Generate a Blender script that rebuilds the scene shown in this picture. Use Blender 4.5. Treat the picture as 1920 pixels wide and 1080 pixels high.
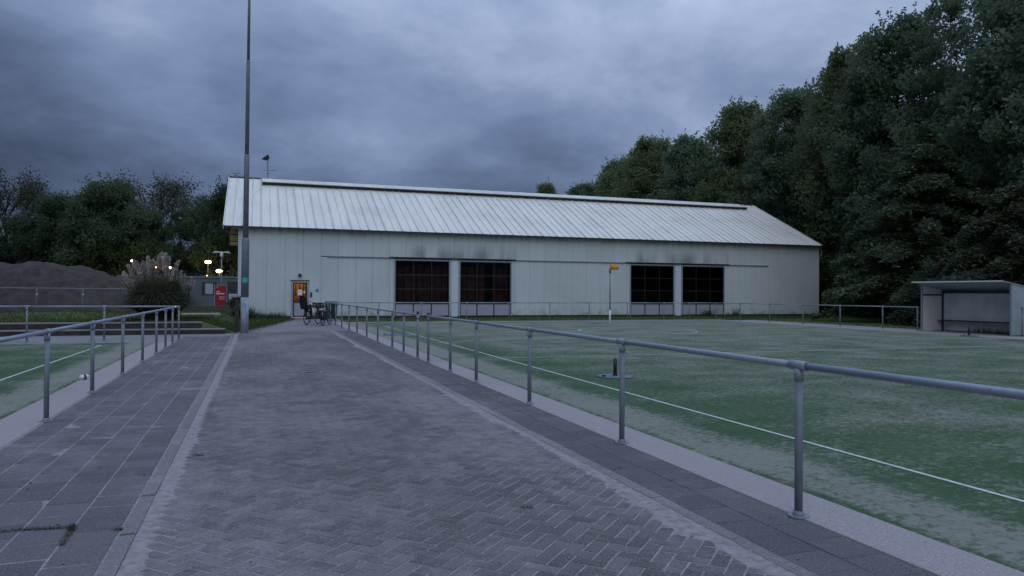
import bpy, bmesh, math, random
import numpy as np
from mathutils import Matrix, Vector
for o in list(bpy.data.objects): bpy.data.objects.remove(o)
scene = bpy.context.scene
COL = scene.collection
PI = math.pi
rnd = random.Random(7)

# ------------------------------------------------------------------ camera
CAM_H = 1.62
PITCH, YAW, ROLL = math.radians(0.385), math.radians(19.232), math.radians(0.361)
def cam_basis():
    def rot(v):
        c, s = math.cos(PITCH), math.sin(PITCH)
        v = (v[0], c*v[1]-s*v[2], s*v[1]+c*v[2])
        c, s = math.cos(YAW), math.sin(YAW)
        return Vector((c*v[0]+s*v[1], -s*v[0]+c*v[1], v[2]))
    R, F, U = rot((1,0,0)), rot((0,1,0)), rot((0,0,1))
    c, s = math.cos(ROLL), math.sin(ROLL)
    return c*R+s*U, -s*R+c*U, F
CR, CU, CF = cam_basis()
cd = bpy.data.cameras.new('camera'); cam = bpy.data.objects.new('camera', cd); COL.objects.link(cam)
M = Matrix((CR, CU, -CF)).transposed().to_4x4(); M.translation = (0, 0, CAM_H)
cam.matrix_world = M
cd.sensor_width = 36; cd.sensor_fit = 'HORIZONTAL'; cd.lens = 36*1370/1920
cd.clip_start = 0.05; cd.clip_end = 6000
scene.camera = cam

# ------------------------------------------------------------------ world: overcast dusk sky
SUN_EL, SUN_AZ = math.radians(38), math.radians(205)     # azimuth clockwise from +Y
w = bpy.data.worlds.new('World'); scene.world = w; w.use_nodes = True
nt = w.node_tree; nt.nodes.clear()
class NT:
    def __init__(s, tree): s.t = tree; s.n = tree.nodes; s.l = tree.links
    def node(s, kind, **kw):
        n = s.n.new(kind)
        for k, v in kw.items(): setattr(n, k, v)
        return n
    def put(s, sock, v):
        if v is None: return
        if hasattr(v, 'node'): s.l.new(v, sock)
        else:
            if isinstance(v, (tuple, list)) and len(v) == 3 and sock.type == 'RGBA': v = (*v, 1)
            sock.default_value = v
    def math(s, op, a, b=None, c=None, clamp=False):
        n = s.node('ShaderNodeMath', operation=op, use_clamp=clamp)
        s.put(n.inputs[0], a); s.put(n.inputs[1], b)
        if c is not None: s.put(n.inputs[2], c)
        return n.outputs[0]
    def vmath(s, op, a, b=None, scale=None):
        n = s.node('ShaderNodeVectorMath', operation=op)
        s.put(n.inputs[0], a)
        if b is not None: s.put(n.inputs[1], b)
        if scale is not None: s.put(n.inputs['Scale'], scale)
        return n.outputs['Value'] if op in ('DOT_PRODUCT', 'LENGTH') else n.outputs[0]
    def sep(s, v):
        n = s.node('ShaderNodeSeparateXYZ'); s.put(n.inputs[0], v); return n.outputs
    def comb(s, x, y, z):
        n = s.node('ShaderNodeCombineXYZ')
        for i, v in enumerate((x, y, z)): s.put(n.inputs[i], v)
        return n.outputs[0]
    def noise(s, vec, scale, detail=4, rough=.55, dist=0, dim='3D'):
        n = s.node('ShaderNodeTexNoise', noise_dimensions=dim)
        s.put(n.inputs['Vector'], vec); n.inputs['Scale'].default_value = scale
        n.inputs['Detail'].default_value = detail; n.inputs['Roughness'].default_value = rough
        n.inputs['Distortion'].default_value = dist
        return n.outputs[0]
    def rng(s, v, a, b, c=0., d=1., smooth=True):
        n = s.node('ShaderNodeMapRange', interpolation_type='SMOOTHSTEP' if smooth else 'LINEAR')
        s.put(n.inputs[0], v)
        for i, x in enumerate((a, b, c, d)): s.put(n.inputs[1+i], x)
        return n.outputs[0]
    def mix(s, f, a, b, blend='MIX'):
        n = s.node('ShaderNodeMix', data_type='RGBA', blend_type=blend)
        s.put(n.inputs[0], f); s.put(n.inputs[6], a); s.put(n.inputs[7], b)
        return n.outputs[2]
    def ramp(s, f, stops):
        n = s.node('ShaderNodeValToRGB'); s.put(n.inputs[0], f)
        e = n.color_ramp.elements
        while len(e) < len(stops): e.new(.5)
        for i, (p, c) in enumerate(stops): e[i].position = p; e[i].color = (*c, 1)
        return n.outputs[0]

W = NT(nt)
tc = W.node('ShaderNodeTexCoord')
d = W.vmath('NORMALIZE', tc.outputs['Generated'])
dx, dy, dz = W.sep(d)
zc = W.math('MAXIMUM', dz, 0.0)
den = W.math('ADD', zc, 0.36)
px = W.math('DIVIDE', dx, den); py = W.math('DIVIDE', dy, den)
pv = W.comb(px, W.math('MULTIPLY', py, 1.1), W.math('MULTIPLY', zc, 0.9))
pv = W.vmath('ADD', pv, (7.45, 2.0, 1.4))
big = W.noise(pv, 0.95, 3, .5, .25)
med = W.noise(pv, 2.5, 8, .56, .25)
fine = W.noise(pv, 7.0, 7, .6, .1)
v0 = W.math('MULTIPLY_ADD', big, 0.68, W.math('MULTIPLY_ADD', med, 0.42, W.math('MULTIPLY', fine, 0.16)))
# brighter towards the west (right of the view) and towards the zenith, as under any overcast
v = W.math('SUBTRACT', v0, 0.222)
side = W.vmath('DOT_PRODUCT', d, (0.86, 0.30, 0.0))
v = W.math('ADD', v, W.math('MULTIPLY', W.rng(side, -1.0, 1.0, -1, 1, False), 0.31))
v = W.math('ADD', v, W.rng(zc, 0.02, 0.42, -0.25, 0.13, False))
cloud = W.ramp(v, [(0.28, (0.050, 0.071, 0.128)), (0.41, (0.088, 0.124, 0.215)), (0.53, (0.145, 0.202, 0.340)),
                   (0.66, (0.235, 0.308, 0.480)), (0.84, (0.44, 0.53, 0.74))])
lift = W.rng(zc, 0.25, 1.0, 0.0, 1.0)
cloud = W.mix(lift, cloud, W.vmath('MULTIPLY', cloud, (3.75, 3.75, 3.55)))
cloud = W.vmath('SCALE', cloud, scale=10.0)
sky = W.node('ShaderNodeTexSky', sky_type='NISHITA', sun_disc=False)
sky.sun_elevation = SUN_EL; sky.sun_rotation = SUN_AZ
gap = W.rng(v, 0.80, 1.1, 0.02, 0.35)
bg = W.node('ShaderNodeBackground'); bg.inputs['Strength'].default_value = 0.1
W.put(bg.inputs['Color'], W.mix(gap, cloud, W.vmath('SCALE', sky.outputs[0], scale=0.8)))
wo = W.node('ShaderNodeOutputWorld'); W.l.new(bg.outputs[0], wo.inputs[0])

sl = bpy.data.lights.new('sun', 'SUN'); sl.energy = 0.7; sl.angle = math.radians(70); sl.color = (1, .95, .88)
sun = bpy.data.objects.new('sun', sl); COL.objects.link(sun)
sd = Vector((math.sin(SUN_AZ)*math.cos(SUN_EL), math.cos(SUN_AZ)*math.cos(SUN_EL), math.sin(SUN_EL)))
sun.rotation_euler = (-sd).to_track_quat('-Z', 'Y').to_euler(); sun.location = (0, 0, 40)

vs = scene.view_settings
vs.view_transform = 'Standard'; vs.look = 'None'; vs.gamma = 1; vs.use_curve_mapping = False; vs.exposure = 0.0
scene.render.engine = 'CYCLES'

# ------------------------------------------------------------------ helpers
def tag(o, label=None, cat=None, group=None, kind=None):
    if label: o['label'] = label
    if cat: o['category'] = cat
    if group: o['group'] = group
    if kind: o['kind'] = kind
    return o
def empty(name, loc=(0, 0, 0), rz=0, label=None, cat=None, group=None):
    o = bpy.data.objects.new(name, None); COL.objects.link(o)
    o.location = loc; o.rotation_euler = (0, 0, rz); o.empty_display_size = .2
    return tag(o, label, cat, group)
def link(name, me, parent=None, loc=None, rot=None):
    o = bpy.data.objects.new(name, me); COL.objects.link(o)
    if parent is not None: o.parent = parent
    if loc is not None: o.location = loc
    if rot is not None: o.rotation_euler = rot
    return o
class MB:
    """collects shapes; build() links them as one mesh object"""
    def __init__(s): s.v = []; s.f = []; s.sm = []
    def add(s, vs_, fs, smooth=False):
        b = len(s.v); s.v += [tuple(x) for x in vs_]
        s.f += [tuple(b+i for i in f) for f in fs]; s.sm += [smooth]*len(fs); return s
    def box(s, x0, x1, y0, y1, z0, z1, M=None):
        vv = [(x, y, z) for z in (z0, z1) for y in (y0, y1) for x in (x0, x1)]
        if M is not None: vv = [M @ Vector(p) for p in vv]
        return s.add(vv, [(0,2,3,1), (4,5,7,6), (0,1,5,4), (2,6,7,3), (0,4,6,2), (1,3,7,5)])
    def bbox(s, x0, x1, y0, y1, z0, z1, b=.01):
        """box with chamfered top edge"""
        vv = [(x0,y0,z0),(x1,y0,z0),(x1,y1,z0),(x0,y1,z0),(x0,y0,z1-b),(x1,y0,z1-b),(x1,y1,z1-b),(x0,y1,z1-b),
              (x0+b,y0+b,z1),(x1-b,y0+b,z1),(x1-b,y1-b,z1),(x0+b,y1-b,z1)]
        fs = [(8,9,10,11)]
        for i in range(4):
            j = (i+1) % 4; fs += [(i, j, 4+j, 4+i), (4+i, 4+j, 8+j, 8+i)]
        return s.add(vv, fs)
    def tube(s, pts, r, n=8, cap=True, smooth=True):
        pts = [Vector(p) for p in pts]
        if not hasattr(r, '__len__'): r = [r]*len(pts)
        vv = []; prev = None
        for i, p in enumerate(pts):
            t = (pts[min(i+1, len(pts)-1)] - pts[max(i-1, 0)])
            t = t.normalized() if t.length > 1e-9 else Vector((0, 0, 1))
            if prev is None:
                a = Vector((0, 0, 1)) if abs(t.z) < .9 else Vector((1, 0, 0))
                u = t.cross(a).normalized()
            else:
                u = (prev - t*prev.dot(t)); u = u.normalized() if u.length > 1e-6 else t.orthogonal().normalized()
            prev = u; q = t.cross(u)
            vv += [p + (u*math.cos(2*PI*k/n) + q*math.sin(2*PI*k/n))*r[i] for k in range(n)]
        fs = []
        for i in range(len(pts)-1):
            for k in range(n):
                k2 = (k+1) % n; fs.append((i*n+k, i*n+k2, (i+1)*n+k2, (i+1)*n+k))
        s.add(vv, fs, smooth)
        if cap:
            b = len(s.v)-len(vv); m = len(pts)-1
            s.f.append(tuple(b+k for k in reversed(range(n)))); s.sm.append(False)
            s.f.append(tuple(b+m*n+k for k in range(n))); s.sm.append(False)
        return s
    def lathe(s, prof, c=(0, 0, 0), n=16, smooth=True):
        """profile [(r,z)] about vertical axis"""
        vv = [(c[0]+r*math.cos(2*PI*k/n), c[1]+r*math.sin(2*PI*k/n), c[2]+z) for r, z in prof for k in range(n)]
        fs = [(i*n+k, i*n+(k+1) % n, (i+1)*n+(k+1) % n, (i+1)*n+k) for i in range(len(prof)-1) for k in range(n)]
        return s.add(vv, fs, smooth)
    def torus(s, c, R, r, axis='y', n=28, m=6, a0=0, a1=2*PI):
        full = abs(a1-a0-2*PI) < 1e-6; cnt = n if full else n+1
        vv = []
        for i in range(cnt):
            a = a0+(a1-a0)*i/n
            for k in range(m):
                b = 2*PI*k/m; rr = R+r*math.cos(b); h = r*math.sin(b)
                p = {'y': (rr*math.cos(a), h, rr*math.sin(a)), 'z': (rr*math.cos(a), rr*math.sin(a), h), 'x': (h, rr*math.cos(a), rr*math.sin(a))}[axis]
                vv.append((c[0]+p[0], c[1]+p[1], c[2]+p[2]))
        fs = []
        for i in range(n if full else n):
            j = (i+1) % cnt
            if not full and i == cnt-1: break
            for k in range(m): fs.append((i*m+k, j*m+k, j*m+(k+1) % m, i*m+(k+1) % m))
        return s.add(vv, fs, True)
    def mesh(s, name, mat=None):
        me = bpy.data.meshes.new(name); me.from_pydata(s.v, [], s.f); me.update()
        me.polygons.foreach_set('use_smooth', s.sm)
        if mat: me.materials.append(mat)
        return me
    def build(s, name, mat, parent=None, world=False):
        o = link(name, s.mesh(name, mat), parent)
        if world and parent is not None and parent.parent is None: o.location = -parent.location
        return o
def np_mesh(name, V, F, mat, tint=None, smooth=False):
    """V (n,3), F (m,k) arrays"""
    V = np.asarray(V, np.float32); F = np.asarray(F, np.int32); k = F.shape[1]
    me = bpy.data.meshes.new(name)
    me.vertices.add(len(V)); me.vertices.foreach_set('co', V.ravel())
    me.loops.add(F.size); me.loops.foreach_set('vertex_index', F.ravel())
    me.polygons.add(len(F)); me.polygons.foreach_set('loop_start', np.arange(0, F.size, k, dtype=np.int32))
    if smooth: me.polygons.foreach_set('use_smooth', np.ones(len(F), bool))
    me.update(calc_edges=True)
    if tint is not None:
        a = me.attributes.new('tint', 'FLOAT', 'FACE'); a.data.foreach_set('value', np.asarray(tint, np.float32))
    me.materials.append(mat); return me
def copy_tree(o, parent=None, names=None):
    c = o.copy(); COL.objects.link(c)
    if parent is not None: c.parent = parent
    for ch in o.children: copy_tree(ch, c)
    return c

# ------------------------------------------------------------------ materials
MATS = {}
def new_mat(name):
    m = bpy.data.materials.new(name); m.use_nodes = True
    t = NT(m.node_tree); b = t.n['Principled BSDF']; MATS[name] = m
    return m, t, b
def pos(t): return t.node('ShaderNodeNewGeometry').outputs['Position']
def objc(t): return t.node('ShaderNodeTexCoord').outputs['Object']
def orand(t): return t.node('ShaderNodeObjectInfo').outputs['Random']
def attr(t, n): return t.node('ShaderNodeAttribute', attribute_name=n).outputs['Fac']
def bump(t, b, h, strength=.3, dist=.01):
    n = t.node('ShaderNodeBump'); n.inputs['Strength'].default_value = strength; n.inputs['Distance'].default_value = dist
    t.put(n.inputs['Height'], h); t.l.new(n.outputs[0], b.inputs['Normal'])
def simple(name, c, rough=.7, metal=0, var=.25, scale=6, spec=.4, bmp=0, c2=None):
    m, t, b = new_mat(name)
    p = pos(t); n = t.noise(p, scale, 5, .6)
    c2 = c2 or tuple(x*(1-var) for x in c)
    t.put(b.inputs['Base Color'], t.mix(t.rng(n, .35, .68), c, c2))
    b.inputs['Roughness'].default_value = rough; b.inputs['Metallic'].default_value = metal
    b.inputs['Specular IOR Level'].default_value = spec
    if bmp: bump(t, b, t.noise(p, scale*6, 4), bmp, .004)
    return m
SAND = (0.325, 0.292, 0.292)
def paving(name, dark, light, dust, spk=900, rough=.9):
    m, t, b = new_mat(name); p = pos(t)
    r = t.math('FRACT', t.math('ADD', attr(t, 'tint'), orand(t)))
    base = t.mix(r, dark, light)
    grit = t.noise(p, 58, 4, .8)
    base = t.mix(t.rng(grit, .47, .70, 0, .85), base, tuple(x*1.75 for x in light))
    base = t.mix(t.rng(t.noise(p, 80, 3, .75), .52, .68, 0, .85), base, tuple(x*.35 for x in dark))
    sp = t.vmath('MULTIPLY', p, (1, .55, 1))
    du = t.math('ADD', t.math('MULTIPLY', t.noise(sp, .55, 6, .62, .4), .62), t.math('MULTIPLY', t.noise(p, 5, 6, .7, .5), .38))
    du = t.rng(du, dust[0], dust[1], 0, dust[2])
    du = t.math('MULTIPLY', du, t.rng(t.noise(p, 34, 4, .7), .3, .62, .3, 1))
    base = t.mix(du, base, SAND)
    damp = t.rng(t.noise(sp, .33, 3, .5), .52, .72, 0, .35)
    base = t.mix(damp, base, t.mix(.5, base, (.04, .04, .045)))
    t.put(b.inputs['Base Color'], base)
    b.inputs['Roughness'].default_value = rough; b.inputs['Specular IOR Level'].default_value = .25
    bump(t, b, t.math('ADD', grit, t.math('MULTIPLY', t.noise(p, 18, 4, .6), .8)), .55, .006)
    return m
M_BRICK = paving('paving_brick', (.098, .086, .089), (.168, .150, .151), (.41, .68, .85))
M_TILE = paving('paving_tile', (.102, .094, .100), (.148, .137, .142), (.48, .70, .85))
M_TILE2 = paving('paving_tile_dark', (.092, .088, .092), (.132, .126, .128), (.50, .72, .7))
M_KERB = paving('kerb_concrete', (.17, .163, .163), (.21, .2, .197), (.47, .66, .8))
M_STRIP = paving('edge_concrete', (.29, .258, .258), (.335, .30, .298), (.40, .62, .8))
M_SAND = simple('joint_sand', SAND, .95, var=.35, scale=14, bmp=.4)
def turf_mat():
    m, t, b = new_mat('artificial_turf'); p = pos(t); x, y, z = t.sep(p)
    fib = t.noise(p, 60, 3, .7)
    g = t.mix(t.rng(fib, .3, .7), (.040, .078, .036), (.068, .126, .060))
    g = t.mix(t.rng(t.noise(p, 1.1, 5, .6), .4, .7, 0, .5), g, (.088, .128, .078))
    sp = t.vmath('MULTIPLY', p, (1.0, 1.25, 1))
    s1 = t.noise(sp, 11, 7, .78, .8); s2 = t.noise(sp, .6, 4, .55)
    s = t.math('ADD', t.math('MULTIPLY', s1, .72), t.math('MULTIPLY', s2, .28))
    # sand has been swept off the lane beside the touch line and lies thicker against the edge
    ax = t.math('ABSOLUTE', x)
    e1 = t.math('MULTIPLY', t.rng(x, 4.28, 4.42), t.rng(x, 4.75, 5.35, 1, 0))
    e2 = t.math('MULTIPLY', t.rng(x, -3.14, -3.04, 1, 0), t.rng(x, -3.9, -3.45))
    e = t.math('MAXIMUM', e1, e2)
    lane = t.math('MULTIPLY', t.rng(x, 4.9, 5.3), t.rng(x, 6.1, 7.6, 1, 0))
    lane = t.math('MAXIMUM', lane, t.rng(x, -4.1, -3.5, 1, 0))
    far = t.rng(y, 8, 30, 0, .05)
    s = t.math('ADD', t.math('ADD', s, far), t.math('SUBTRACT', t.math('MULTIPLY', e, .085), t.math('MULTIPLY', lane, .05)))
    sand = t.rng(s, .45, .605, 0, .80)
    t.put(b.inputs['Base Color'], t.mix(sand, g, (.285, .28, .24)))
    b.inputs['Roughness'].default_value = .95; b.inputs['Specular IOR Level'].default_value = .1
    bump(t, b, t.math('ADD', fib, t.noise(p, 14, 5, .7)), .8, .012)
    return m
M_TURF = turf_mat()
M_LINE = simple('line_paint', (.62, .66, .62), .9, var=.35, scale=30)
M_GALV = simple('galvanised_steel', (.29, .335, .385), .45, .3, var=.14, scale=18, bmp=.05)
M_GALV_D = simple('galvanised_dark', (.215, .25, .29), .55, .2, var=.16, scale=12, bmp=.05)
M_PLATE = simple('painted_plate', (.13, .15, .19), .6)
M_BLACK = simple('black_plastic', (.018, .018, .02), .5)
M_RUBBER = simple('rubber', (.022, .022, .024), .8)
M_DARKM = simple('dark_metal', (.035, .038, .045), .5, .2)
M_STEELGREY = simple('grey_powder_coat', (.27, .30, .34), .5, .0, var=.15)
PW_ = (16.37-7.93)/8
def clad(name, base, stain, roof=False):
    m, t, b = new_mat(name); p = pos(t); x, y, z = t.sep(p)
    r = t.math('FRACT', t.math('ADD', attr(t, 'tint'), orand(t)))
    col = t.mix(r, base, tuple(q*.93 for q in base))
    sv = t.vmath('MULTIPLY', p, (2.2, .22, .22) if roof else (2.6, 1, .16))
    st = t.noise(sv, 1.6, 5, .6, .2)
    col = t.mix(t.rng(st, .42, .75, 0, .45), col, stain)
    col = t.mix(t.rng(t.noise(p, .35, 4, .6), .4, .7, 0, .3), col, tuple(q*.8 for q in stain))
    if roof:
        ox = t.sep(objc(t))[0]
        rib_shade = t.math('MULTIPLY', t.math('MAXIMUM', t.rng(ox, PW_-.17, PW_-.07), t.math('MULTIPLY', t.rng(ox, PW_*.45-.07, PW_*.45), t.rng(ox, PW_*.45+.05, PW_*.45+.06, .7, 0))), t.rng(t.noise(p, 1.2, 4, .6), .3, .6, .35, 1))
        col = t.mix(t.math('MULTIPLY', rib_shade, .22), col, (.22, .22, .20))  # shade beside the ribs, painted into the colour as dirty streaks
        lich = t.math('MULTIPLY', t.rng(t.noise(p, 3.2, 6, .7), .56, .72, 0, .5), t.rng(y, 51.5, 54.3))
        col = t.mix(lich, col, (.07, .075, .06))
    else:
        # soot smears above the window heads and green algae at the foot
        def span(a, c): return t.math('MULTIPLY', t.rng(x, a-.2, a+.9), t.rng(x, c-.9, c+.2, 1, 0))
        sp = t.math('MAXIMUM', span(8.6, 16.6), span(25.2, 33.6))
        up = t.math('MULTIPLY', t.rng(z, 3.78, 3.84), t.rng(z, 3.9, 5.1, 1, 0))
        bl = t.rng(t.noise(t.vmath('MULTIPLY', p, (1, 1, .2)), .95, 3, .5), .36, .68)
        soot = t.math('MULTIPLY', t.math('MULTIPLY', sp, up), bl)
        col = t.mix(t.math('MULTIPLY', soot, .62), col, (.085, .085, .09))
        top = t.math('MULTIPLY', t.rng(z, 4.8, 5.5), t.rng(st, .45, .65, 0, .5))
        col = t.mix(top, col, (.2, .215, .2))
        ft = t.math('MULTIPLY', t.rng(z, .0, .8, 1, 0), t.rng(t.noise(p, 2.5, 4), .4, .65, 0, .65))
        col = t.mix(ft, col, (.2, .22, .17))
    t.put(b.inputs['Base Color'], col); b.inputs['Roughness'].default_value = .55 if roof else .5
    b.inputs['Specular IOR Level'].default_value = .35
    bump(t, b, t.noise(p, 2.5, 3), .08, .02)
    return m
M_WALL = clad('white_cladding', (.60, .68, .715), (.48, .555, .57))
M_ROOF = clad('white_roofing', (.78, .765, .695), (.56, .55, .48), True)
M_FRAME = simple('window_frame', (.36, .40, .45), .5, var=.12)
M_PILLAR = simple('pillar_white', (.60, .69, .80), .5, var=.08)
M_LOWP = simple('lower_panel', (.36, .39, .47), .6, var=.1)
M_DARKT = simple('dark_trim', (.035, .045, .06), .6)
def glass_mat(name, tint, gl):
    m, t, b = new_mat(name); t.n.remove(b)
    tr = t.node('ShaderNodeBsdfTransparent'); tr.inputs[0].default_value = (*tint, 1)
    g = t.node('ShaderNodeBsdfGlossy'); g.inputs['Roughness'].default_value = .03
    mx = t.node('ShaderNodeMixShader'); lw = t.node('ShaderNodeFresnel'); lw.inputs[0].default_value = 1.4
    t.put(mx.inputs[0], t.math('MULTIPLY', lw.outputs[0], gl))
    t.l.new(tr.outputs[0], mx.inputs[1]); t.l.new(g.outputs[0], mx.inputs[2])
    t.l.new(mx.outputs[0], t.n['Material Output'].inputs[0]); return m
M_GLASS = glass_mat('window_glass', (.62, .62, .66), .6)
M_DGLASS = glass_mat('door_glass', (.9, .9, .9), .8)
M_CURTAIN = simple('brown_boards', (.36, .17, .12), .8, var=.5, scale=2.2)
M_INNER = simple('dark_interior', (.05, .05, .055), .9)
M_WOOD = simple('warm_wood', (.62, .36, .12), .6, var=.5, scale=3)
def emit(name, c, s):
    m, t, b = new_mat(name)
    b.inputs['Base Color'].default_value = (*c, 1); b.inputs['Emission Color'].default_value = (*c, 1)
    b.inputs['Emission Strength'].default_value = s; return m
M_LAMPON = emit('lamp_lit', (1, .66, .27), 14)
M_LAMPIN = emit('ceiling_lamp_lit', (1, .72, .36), 5)
M_SOIL = simple('bare_soil', (.060, .047, .042), .95, var=.5, scale=1.6, bmp=.6)
def grass_ground(name, a, b_, sc=1.0):
    m, t, b = new_mat(name); p = pos(t)
    c = t.mix(t.rng(t.noise(p, 1.3*sc, 6, .65), .35, .68), a, b_)
    c = t.mix(t.rng(t.noise(p, 30, 3, .7), .5, .75, 0, .6), c, tuple(q*.45 for q in a))
    c = t.mix(t.rng(t.noise(p, .25, 3), .55, .75, 0, .4), c, (.11, .1, .06))
    t.put(b.inputs['Base Color'], c); b.inputs['Roughness'].default_value = 1; b.inputs['Specular IOR Level'].default_value = .1
    bump(t, b, t.noise(p, 22, 4, .7), .8, .04); return m
M_GROUND = grass_ground('ground_grass', (.045, .06, .022), (.07, .085, .035))
M_LAWN = grass_ground('lawn_grass', (.088, .118, .042), (.135, .155, .066))
def leafmat(name, a, b_, trans=.25, rough=.75):
    m, t, b = new_mat(name); r = attr(t, 'tint'); r2 = orand(t)
    c = t.mix(r, a, b_); c = t.mix(t.math('MULTIPLY', r2, .5), c, tuple(q*.6 for q in a))
    t.put(b.inputs['Base Color'], c); b.inputs['Roughness'].default_value = rough; b.inputs['Specular IOR Level'].default_value = .15
    tl = t.node('ShaderNodeBsdfTranslucent'); t.l.new(c, tl.inputs[0])
    mx = t.node('ShaderNodeMixShader'); mx.inputs[0].default_value = trans
    t.l.new(b.outputs[0], mx.inputs[1]); t.l.new(tl.outputs[0], mx.inputs[2])
    t.l.new(mx.outputs[0], t.n['Material Output'].inputs[0]); return m
M_LEAF = leafmat('leaf_broad', (.105, .165, .108), (.205, .28, .165), .45)
M_LEAF2 = leafmat('leaf_broad_yellowish', (.135, .180, .092), (.245, .29, .150), .45)
M_LEAFD = leafmat('leaf_dark', (.052, .090, .052), (.115, .160, .080), .4)
M_NEEDLE = leafmat('needle', (.070, .112, .072), (.165, .205, .110), .25)
M_NEEDLEB = leafmat('needle_brownish', (.072, .095, .060), (.145, .160, .092), .25)
M_BUD = leafmat('young_leaf', (.07, .075, .045), (.12, .12, .07), .3)
M_BARK = simple('bark', (.06, .05, .042), .95, var=.4, scale=4, bmp=.5)
M_GRASSB = leafmat('grass_blade', (.055, .085, .028), (.12, .145, .06), .3)
M_PAMPL = leafmat('pampas_leaf', (.075, .085, .05), (.15, .145, .09), .25)
M_PLUME = leafmat('pampas_plume', (.50, .44, .41), (.66, .59, .55), .35)
M_WHITE = simple('white_paint', (.72, .73, .74), .55, var=.08)
M_PAPER = simple('paper', (.75, .76, .78), .8, var=.04)
M_RED = simple('red_panel', (.36, .022, .035), .5, var=.12, scale=1)
M_DRED = simple('dark_red', (.16, .02, .035), .7)
M_REDBRICK = paving('red_clinker', (.17, .06, .05), (.24, .085, .07), (.56, .8, .4))
M_YELLOW = simple('yellow_plastic', (.72, .36, .035), .5, var=.1)
M_CABIN = simple('cabin_blue_grey', (.10, .145, .17), .6, var=.2, scale=.7)
M_TIMBER = simple('dark_timber', (.055, .05, .05), .9, var=.45, scale=3, bmp=.4)
M_TAN = simple('tan_boards', (.36, .29, .17), .7, var=.2)
M_BLUE = simple('blue_sign', (.07, .26, .5), .5)
M_GREEN = simple('green_sticker', (.05, .5, .36), .5)
M_DUGW = simple('dugout_sheet', (.70, .73, .78), .6, var=.2, scale=1.2)
M_DUGG = simple('dugout_green_grey', (.33, .40, .43), .6, var=.2, scale=1.5)
M_LILAC = paving('yard_concrete', (.165, .155, .16), (.21, .198, .198), (.44, .68, .8))
M_POLE = simple('lamp_post_paint', (.20, .235, .275), .55, .15, var=.25, scale=5)
M_POLEL = simple('lamp_post_base_paint', (.33, .40, .47), .55, .05, var=.2, scale=5)

# ------------------------------------------------------------------ ground, paving, pitches
def sheet(name, poly, z, mat, kind='structure', parent=None):
    mb = MB(); mb.add([(x, y, z) for x, y in poly], [tuple(range(len(poly)))])
    o = mb.build(name, mat, parent)
    if parent is None: tag(o, kind=kind)
    return o
def rect(x0, x1, y0, y1): return [(x0, y0), (x1, y0), (x1, y1), (x0, y1)]
sheet('ground', rect(-2500, 2500, -2500, 2500), -.06, M_GROUND)
bed = sheet('brick_path', rect(-.62, 2.86, -6, 31), -.0055, M_SAND)
bedl = sheet('tile_pavement_left', rect(-2.46, -.62, -6, 28.2), -.0045, M_SAND)
bedr = sheet('tile_pavement_right', rect(2.86, 3.74, -6, 31), -.009, M_SAND)
yard = sheet('yard', [(-.6, 31), (3.74, 31), (3.74, 40), (4.6, 40), (4.6, 46.2), (1.4, 46.2), (1.3, 42), (-.6, 32.5)], -.012, M_LILAC)
sr = MB().bbox(3.74, 4.25, -6, 39.3, -.05, .004, .004).build('edge_strip_right', M_STRIP); tag(sr, kind='structure')
slf = MB().bbox(-3.0, -2.46, -6, 25.4, -.05, .004, .004).build('edge_strip_left', M_STRIP); tag(slf, kind='structure')
sheet('pavement_behind_left_pitch', [(-60, 25.4), (-2.46, 25.4), (-2.46, 28.2), (-.62, 28.2), (-.62, 32), (-60, 32)], -.012, M_LILAC)
pr = sheet('pitch_right', [(4.25, -6), (27.1, -6), (27.1, 39.0), (4.25, 39.0)], 0, M_TURF)
pl_ = sheet('pitch_left', rect(-40, -3.0, -6, 25.4), 0, M_TURF)
sheet('pitch_end_strip', rect(3.74, 28.0, 39.004, 39.75), .002, M_STRIP)
sheet('pitch_side_strip', rect(27.104, 29.9, 14, 39), -.004, M_STRIP)
def pline(x0, x1, y0, y1, parent): sheet('pitch_line', rect(x0, x1, y0, y1), .005, M_LINE, parent=parent)
pline(5.69, 5.74, -6, 34.6, pr); pline(5.742, 26.4, 17.15, 17.2, pr); pline(5.742, 26.4, 34.55, 34.6, pr)
pline(-4.34, -4.29, -6, 24.3, pl_); pline(-36, -4.342, 24.25, 24.3, pl_)
cv = []; n = 64
for k in range(n):
    a = 2*PI*k/n
    for r in (2.52, 2.58): cv.append((15.75+r*math.cos(a), 28.45+r*math.sin(a), .005))
MB().add(cv, [(2*k, 2*k+1, (2*k+3) % (2*n), (2*k+2) % (2*n)) for k in range(n)]).build('pitch_line', M_LINE, pr)

def proj(p):
    q = Vector(p)-Vector((0, 0, CAM_H)); z = q.dot(CF)
    if z < .1: return None
    return 960+1370*q.dot(CR)/z, 540-1370*q.dot(CU)/z, z
def in_view(p, m=30):
    s = proj(p); return s is not None and -m < s[0] < 1920+m and -m < s[1] < 1080+m

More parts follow.
